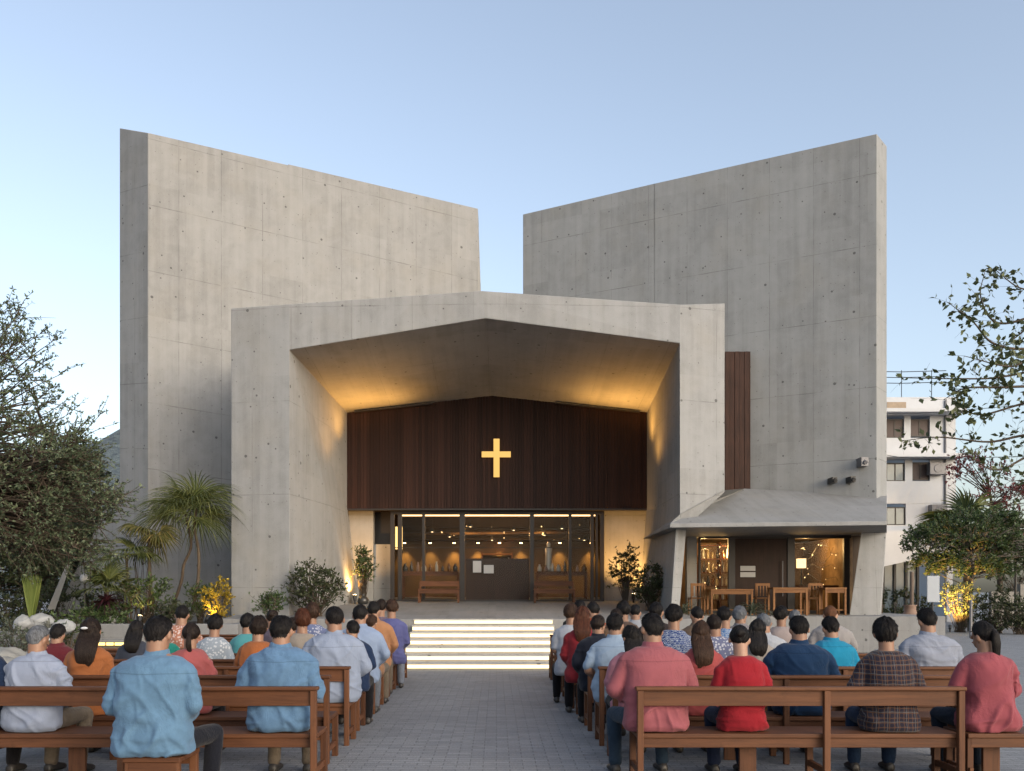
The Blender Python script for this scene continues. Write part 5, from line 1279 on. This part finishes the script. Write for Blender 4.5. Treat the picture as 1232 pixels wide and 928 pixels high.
    for i in (0,1):   # four fingers of unequal length and a thumb, curled over the thigh
        sx = 1 if i else -1; d = np.array([-.25*sx,.85,-.18]); d /= np.linalg.norm(d); side = np.cross(d, (0,0,1.)); side /= np.linalg.norm(side)
        for q, (o_, L) in enumerate(((-.030,.058),(-.010,.070),(.011,.066),(.030,.050))):
            b_ = wr[i]+d*.088*s+side*o_*s; n0 = len(bg_.f); bg_.tube([b_-d*.02, b_+d*L*.4*s, b_+d*L*.75*s+np.array([0,0,-.012]), b_+d*L*.95*s+np.array([0,0,-.030])], [.0095,.009,.0082,.007], 8); mi += [0]*(len(bg_.f)-n0)
        b_ = wr[i]+d*.035*s-side*.030*s*sx*-1; n0 = len(bg_.f); t_ = d*.6+side*sx*-.75; bg_.tube([b_, b_+t_*.035*s, b_+(t_+d*.5)*.045*s+np.array([0,0,-.01])], [.012,.0105,.008], 8); mi += [0]*(len(bg_.f)-n0)
    for sx in (-1,1):
        n0 = len(bg_.f); bg_.ell(H((sx*.031,.081,.010)), np.array([.0125]*3)*s*HS, None, 12, 8); mi += [1]*(len(bg_.f)-n0)
        n0 = len(bg_.f); bg_.ell(H((sx*.031,.0905,.010)), np.array([.0065,.004,.0065])*s*HS, Rh, 10, 6); mi += [2]*(len(bg_.f)-n0)
        n0 = len(bg_.f); bg_.ell(H((sx*.031,.089,.032)), np.array([.020,.006,.004])*s*HS, Rh, 10, 6); mi += [2]*(len(bg_.f)-n0)
    n0 = len(bg_.f); bg_.ell(H((0,.0985,-.066)), np.array([.022,.006,.008])*s*HS, Rh, 12, 8); mi += [3]*(len(bg_.f)-n0)
    v, f = bg_.get()
    o = raw_mesh('person', v, f, [SK[skin], EYE, IRIS, LIP], None, True, mi)
    tag(o, label, 'person', 'people seated on the pews')
    # ---- trousers
    g = G(); g.loft([ring(ctr(z), rx*W+.002, ry*s+.003, 24, p) for z,rx,ry,p in tor if z < .56])
    for i in (0,1):
        g.tube([hp[i]+np.array([0,-.02,0]), (hp[i]+kn[i])/2, kn[i]], [.092,.080,.067]); g.tube([kn[i], kn[i]*.6+an[i]*.4, an[i]+np.array([0,0,-.005])], [.067,.066,.056])
    v, no, f = remesh(g, vox*1.15, 3); v = fold(v, no, rng, .0045, 1.0); v[:,2] = np.where((v[:,2] < .427)&(v[:,2] > .36)&(v[:,1] < .24), .427, v[:,2])
    c = raw_mesh('trousers', v, f, cloth(pants, 'denim'), None, True); c.parent = o
    # ---- shirt
    bl = .008 if not female else .003
    g = G(); rr_ = []
    for z, rx, ry, p_ in tor:
        if z < 1.04:
            e_ = .017 + bl*math.exp(-((z-.60)/.13)**2)*(1 if z > .44 else .3) + (.006 if z > .97 else 0)
            rx = max(rx, (.176 if not female else .160)) if .5 < z < .9 else rx
            rr_.append(ring(ctr(z), rx*W+e_, ry*s*(.5+.5*w)+e_*.9, 28, p_))
    g.loft(rr_)
    k1 = {'short':.78,'elbow':1.0,'long':1.0}[sleeve]
    for i in (0,1):
        e_ = sh[i] + (el[i]-sh[i])*k1
        g.tube([sh[i]*np.array([.86,1,1])+np.array([0,0,.012]), sh[i]+np.array([0,0,-.02]), (sh[i]+e_)/2, e_], [.058*s,.064*s,.062*s,.059*s])
        if sleeve != 'short':
            q = .45 if sleeve == 'elbow' else .92; e2 = el[i]+(wr[i]-el[i])*q; g.tube([el[i], (el[i]+e2)/2, e2], [.057*s,.054*s,.047*s])
    if vest or pat in ('plain','denim','plaid') and not female:   # stand-up collar
        g.loft([ring(ctr(z)+np.array([0,.004,0]), r_*s, r_*s*1.02, 20, 2) for z,r_ in ((.985,.118),(1.015,.092),(1.04,.078),(1.066,.073),(1.072,.072))])
    else:
        g.loft([ring(ctr(z), r_*s, r_*s*.98, 20, 2) for z,r_ in ((.985,.112),(1.012,.088),(1.03,.077),(1.036,.075))])
    v, no, f = remesh(g, vox, 14 if near else 6); v = fold(v, no, rng, .0175 if near else .013, zs(1.05)); v[:,2] = np.where(v[:,2] < .43, .43+.1*(v[:,2]-.43), v[:,2])
    c = raw_mesh('shirt', v, f, cloth(shirt, pat, near and not female), None, True); c.parent = o
    # ---- hair
    v, f = hair_mesh(hair, hc, Rh, rng, near, s*HS, ctr(.9)[1]-.132*s-hc[1]+.055*s, not female)
    c = raw_mesh('hair', v, f, HC[hcol], None, True); c.parent = o
    # ---- shoes
    for i in (0,1):
        g = G(); a_ = an[i]; g.loft([np.stack([a_[0]+np.cos(t)*r_, np.full(14, a_[1]+y_), np.maximum(.003, h_*.5+np.sin(t)*h_*.55)],1) for y_,r_,h_ in ((-.065,.022,.05),(-.055,.036,.075),(0,.041,.10),(.05,.043,.085),(.11,.047,.06),(.16,.043,.05),(.185,.022,.04)) for t in [np.linspace(0,2*PI,14,endpoint=False)]])
        v, f = g.get(); c = raw_mesh('shoe', v, f, SHOE, None, True); c.parent = o
    o.location = (x, D, 0); o.rotation_euler.z = R(turn)
    return o

LB=(.27,.36,.52); DB=(.17,.32,.50); PK=(.38,.12,.135); NV=(.018,.035,.085); OR=(.44,.13,.045); RD=(.36,.025,.032); JN=(.022,.034,.058); KH=(.22,.175,.13); BK=(.014,.013,.016)
def Dk(k): return ROW0 + PITCH*k + .215
PEOPLE = [
 # px, top, row, sex, shirt, pattern, sleeve, hair, hair colour, trousers, label, extra
 (41,750,0,'m',(.40,.46,.60),'plain','long','crop','grey',KH,'grey-haired man in a pale blue shirt and khaki trousers on the nearest left pew',dict(near=True,w=1.08,yaw=-14)),
 (-32,745,0,'m',NV,'plain','long','short','black',BK,'person in navy cut by the left edge of the picture beside the grey-haired man',{}),
 (184,738,6.42,'m',DB,'denim','elbow','short','black',(.016,.018,.028),'man in a faded denim blue shirt and dark trousers, nearest figure on the left',dict(near=True,w=1.12,yaw=-6,spread=1.5,turn=-5)),
 (337,738,0,'m',(.16,.30,.50),'denim','elbow','short','black',KH,'man in a mid-blue shirt and khaki trousers, aisle end of the nearest left pew',dict(near=True,w=1.1,yaw=-8)),
 (107,742,1,'f',(.42,.15,.055),'plain','elbow','long','dark',BK,'woman in an orange top with long dark hair and a pale hair clip',dict(near=True,yaw=8)),
 (228,747,1,'f',(.48,.13,.13),'plain','elbow','pony','dark',BK,'woman in a coral pink top with a thin dark ponytail on the second left pew',dict(near=True,yaw=8)),
 (65,749,2,'m',(.16,.025,.035),'plain','long','short','black',BK,'person in a maroon shirt behind the grey-haired man, on the left',dict(yaw=-5)),
 (309,740,2,'f',(.42,.14,.05),'plain','long','bob','dark',BK,'person in a rust orange top with a thick dark bob left of the aisle',dict(yaw=12,near=True)),
 (402,728,2,'m',(.36,.43,.58),'plain','long','short','black',(.10,.12,.15),'man in a pale blue shirt with bare tan neck ending the third left pew',dict(near=True,w=1.1,yaw=14,skin=0,spread=.9)),
 (163,745,3,'f',(.06,.07,.10),'plain','long','long','black',BK,'person with dark hair mostly hidden behind the man in denim blue',{}),
 (255,738,3,'f',(.42,.48,.55),'print','elbow','round','black',BK,'person with a round black bob and a pale patterned blouse on the left',dict(yaw=14)),
 (362,731,3,'f',(.42,.36,.30),'plain','elbow','bob','auburn',BK,'woman with an auburn bob and a beige top left of the aisle',dict(yaw=6)),
 (423,745,3,'m',(.02,.04,.10),'plain','long','short','black',BK,'person in a navy jacket tucked behind the man with the bare tan neck',dict(yaw=30)),
 (200,752,4,'f',(.03,.30,.24),'plain','short','short','black',BK,'small person in a green top almost hidden behind the ponytailed woman in coral',dict(child=True)),
 (296,737,4,'f',(.12,.42,.45),'plain','short','round','black',BK,'person in a teal top just left of the thick dark bob',dict(yaw=-10)),
 (350,742,4,'f',RD,'plain','long','round','dark',BK,'person in a red top mostly hidden behind the blue shirt and the auburn bob',{}),
 (432,726,4,'m',(.34,.44,.64),'plain','long','short','black',(.2,.22,.26),'man in a light blue shirt with short black hair ending the fifth left pew',dict(yaw=-4,w=1.05)),
 (217,727,5,'m',(.55,.25,.17),'print','short','short','black',KH,'man in a salmon patterned shirt far back on the left before the palm trunks',dict(yaw=16)),
 (327,732,5,'f',(.12,.10,.14),'plain','short','bun','dark',BK,'person with dark hair in a bun behind the thick dark bob on the left',{}),
 (375,724,5,'f',(.20,.24,.42),'print','short','bob','brown',BK,'woman with brown hair and a blue print top behind the auburn bob',dict(yaw=10)),
 (446,739,5,'f',(.40,.22,.13),'plain','short','round','brown',KH,'child with brown hair between a light blue shirt and a tan orange shirt',dict(child=True)),
 (449,721,6,'m',(.50,.25,.13),'plain','long','short','black',KH,'man in a tan orange shirt left of the aisle near the steps',dict(yaw=-6,w=1.0)),
 (471,718,7,'f',(.13,.14,.34),'plain','elbow','round','brown',(.3,.33,.4),'person in a violet blue top by the aisle, left of the steps',dict(yaw=14)),
 (458,719,8,'f',(.2,.15,.2),'plain','short','short','dark',BK,'person with dark hair behind the violet blue top on the left',{}),
 # right of the aisle
 (788,736,0,'m',(.42,.13,.155),'plain','long','short','black',(.03,.055,.09),'man in a salmon pink shirt and blue jeans ending the nearest right pew',dict(near=True,w=1.1,yaw=12,spread=1.4,turn=6)),
 (893,750,0,'f',(.40,.022,.035),'plain','elbow','bun','black',(.02,.03,.07),'person in a bright red top with dark hair pinned up in a bun',dict(near=True,yaw=-14,skin=2)),
 (1069,741,0,'f',(.1,.1,.1),'plaid','long','bob','black',(.018,.04,.09),'person in a dark plaid shirt and jeans with thick black hair',dict(near=True,w=1.1,yaw=-6)),
 (1188,745,0,'f',(.40,.10,.125),'plain','elbow','tail','black',JN,'woman in a dusty pink top with dark ponytail at the right picture edge',dict(near=True,w=1.16,yaw=22)),
 (760,751,1,'f',(.55,.24,.30),'plain','elbow','long','black',BK,'woman with long black hair and a light pink top left of the salmon pink shirt',dict(near=True,yaw=24)),
 (845,746,1,'f',(.48,.10,.10),'plain','elbow','long','brown',BK,'woman with long brown hair down her back and a coral top',dict(near=True,yaw=-6)),
 (963,739,1,'m',(.016,.05,.125),'plain','long','short','black',JN,'man in a navy blue shirt right of the bright red top',dict(near=True,w=1.12,yaw=10)),
 (741,736,2,'m',(.38,.50,.66),'plain','short','short','black',JN,'man in a pale sky blue shirt at the end of the third right pew',dict(near=True,yaw=-12)),
 (912,743,2,'f',(.42,.38,.35),'plain','short','long','black',BK,'woman with straight black hair and a beige top behind the bright red top',dict(yaw=-16)),
 (1003,740,2,'m',(.02,.30,.52),'plain','short','short','black',JN,'man in a bright cyan blue T-shirt',dict(near=True,yaw=4)),
 (1120,730,2,'m',(.36,.40,.50),'plain','long','short','black',JN,'man in a pale grey-blue shirt behind the plaid shirt at the right',dict(near=True,w=1.1,yaw=6)),
 (720,738,3,'m',(.016,.020,.035),'plain','long','short','dark',BK,'person in a dark navy jacket at the end of the fourth right pew',dict(yaw=-16)),
 (811,726,3,'f',(.035,.075,.26),'wave','short','round','black',BK,'person in a blue and white wave patterned top with a black bob',dict(yaw=-8,near=True)),
 (861,738,3,'m',(.20,.22,.36),'print','short','short','dark',BK,'short-haired person in a muted print top behind the long brown hair',dict(yaw=-8)),
 (920,736,3.02,'m',(.55,.58,.64),'plain','long','crop','grey',KH,'grey-haired person in a white shirt behind the straight black hair',dict(yaw=8)),
 (701,728,4,'f',(.33,.03,.04),'plain','long','long','auburn',BK,'woman with long dark red hair and a red top by the aisle on the right',dict(yaw=-10)),
 (874,728,4,'f',(.06,.20,.50),'wave','short','short','black',BK,'person in a bright blue patterned top turned to the right',dict(yaw=-30)),
 (687,725,5,'f',(.50,.53,.60),'plain','short','round','brown',BK,'person in a white top at the aisle end close to the steps on the right',dict(yaw=-14)),
 (742,731,5,'m',(.25,.15,.09),'plain','short','short','dark',BK,'person with dark hair just behind the pale sky blue shirt',{}),
 (791,720,5,'m',(.04,.03,.03),'plain','long','short','black',BK,'person in black with black hair behind the salmon pink shirt',{}),
 (840,728,5,'m',(.20,.14,.10),'plain','short','crop','black',BK,'person with a cropped black head between the wave patterned top and the bright blue top',{}),
 (892,728,5,'m',(.30,.28,.30),'plain','short','round','grey',BK,'person with a round head of grey hair in front of the long wooden table',{}),
 (940,728,5,'f',(.45,.38,.37),'plain','elbow','round','black',KH,'person in a pale beige top with wide black bob before the wooden desk',dict(w=1.05)),
 (1000,727,5,'m',(.42,.40,.40),'plain','short','crop','ginger',KH,'person with cropped ginger hair behind the bright cyan T-shirt',dict(skin=2)),
 (714,718,6,'m',(.50,.10,.04),'plain','short','crop','black',BK,'person in an orange-red top far back at the right of the aisle',{}),
 (751,722,6,'f',(.15,.10,.08),'plain','short','round','black',BK,'person with a round black head of hair near the steps on the right',{}),
 (958,732,6,'f',(.5,.5,.5),'plain','short','crop','grey',BK,'small person with pale grey hair far back before the wooden desk',{}),
 (765,726,7,'m',(.45,.47,.52),'plain','short','crop','black',BK,'person with cropped hair and a pale shirt far back near the right portal leg',{}),
 (698,716,8,'m',(.03,.03,.03),'plain','short','short','black',BK,'person with black hair at the very front right beside the steps',{}),
]
for i, (px, top, k, sex, shirt, pat, slv, hair, hcol, pants, label, kw) in enumerate(PEOPLE):
    D_ = Dk(k) if k < 9 and not (isinstance(k, float) and k > 5.5) else k
    o = person(px, top, D_, sex, shirt, pat, slv, hair, hcol, pants, label, seed=100+i, **kw)
    if 'hair clip' in label:
        q = G(); s_ = 1.0
        hp_ = np.array([0, -.045, Z(742+12, D_)]); q.ell(hp_+np.array([.0,-.085,-.01]), (.032,.012,.012)); v, f = q.get(); c = raw_mesh('hair_clip', v, f, M['white'], None, True); c.parent = o
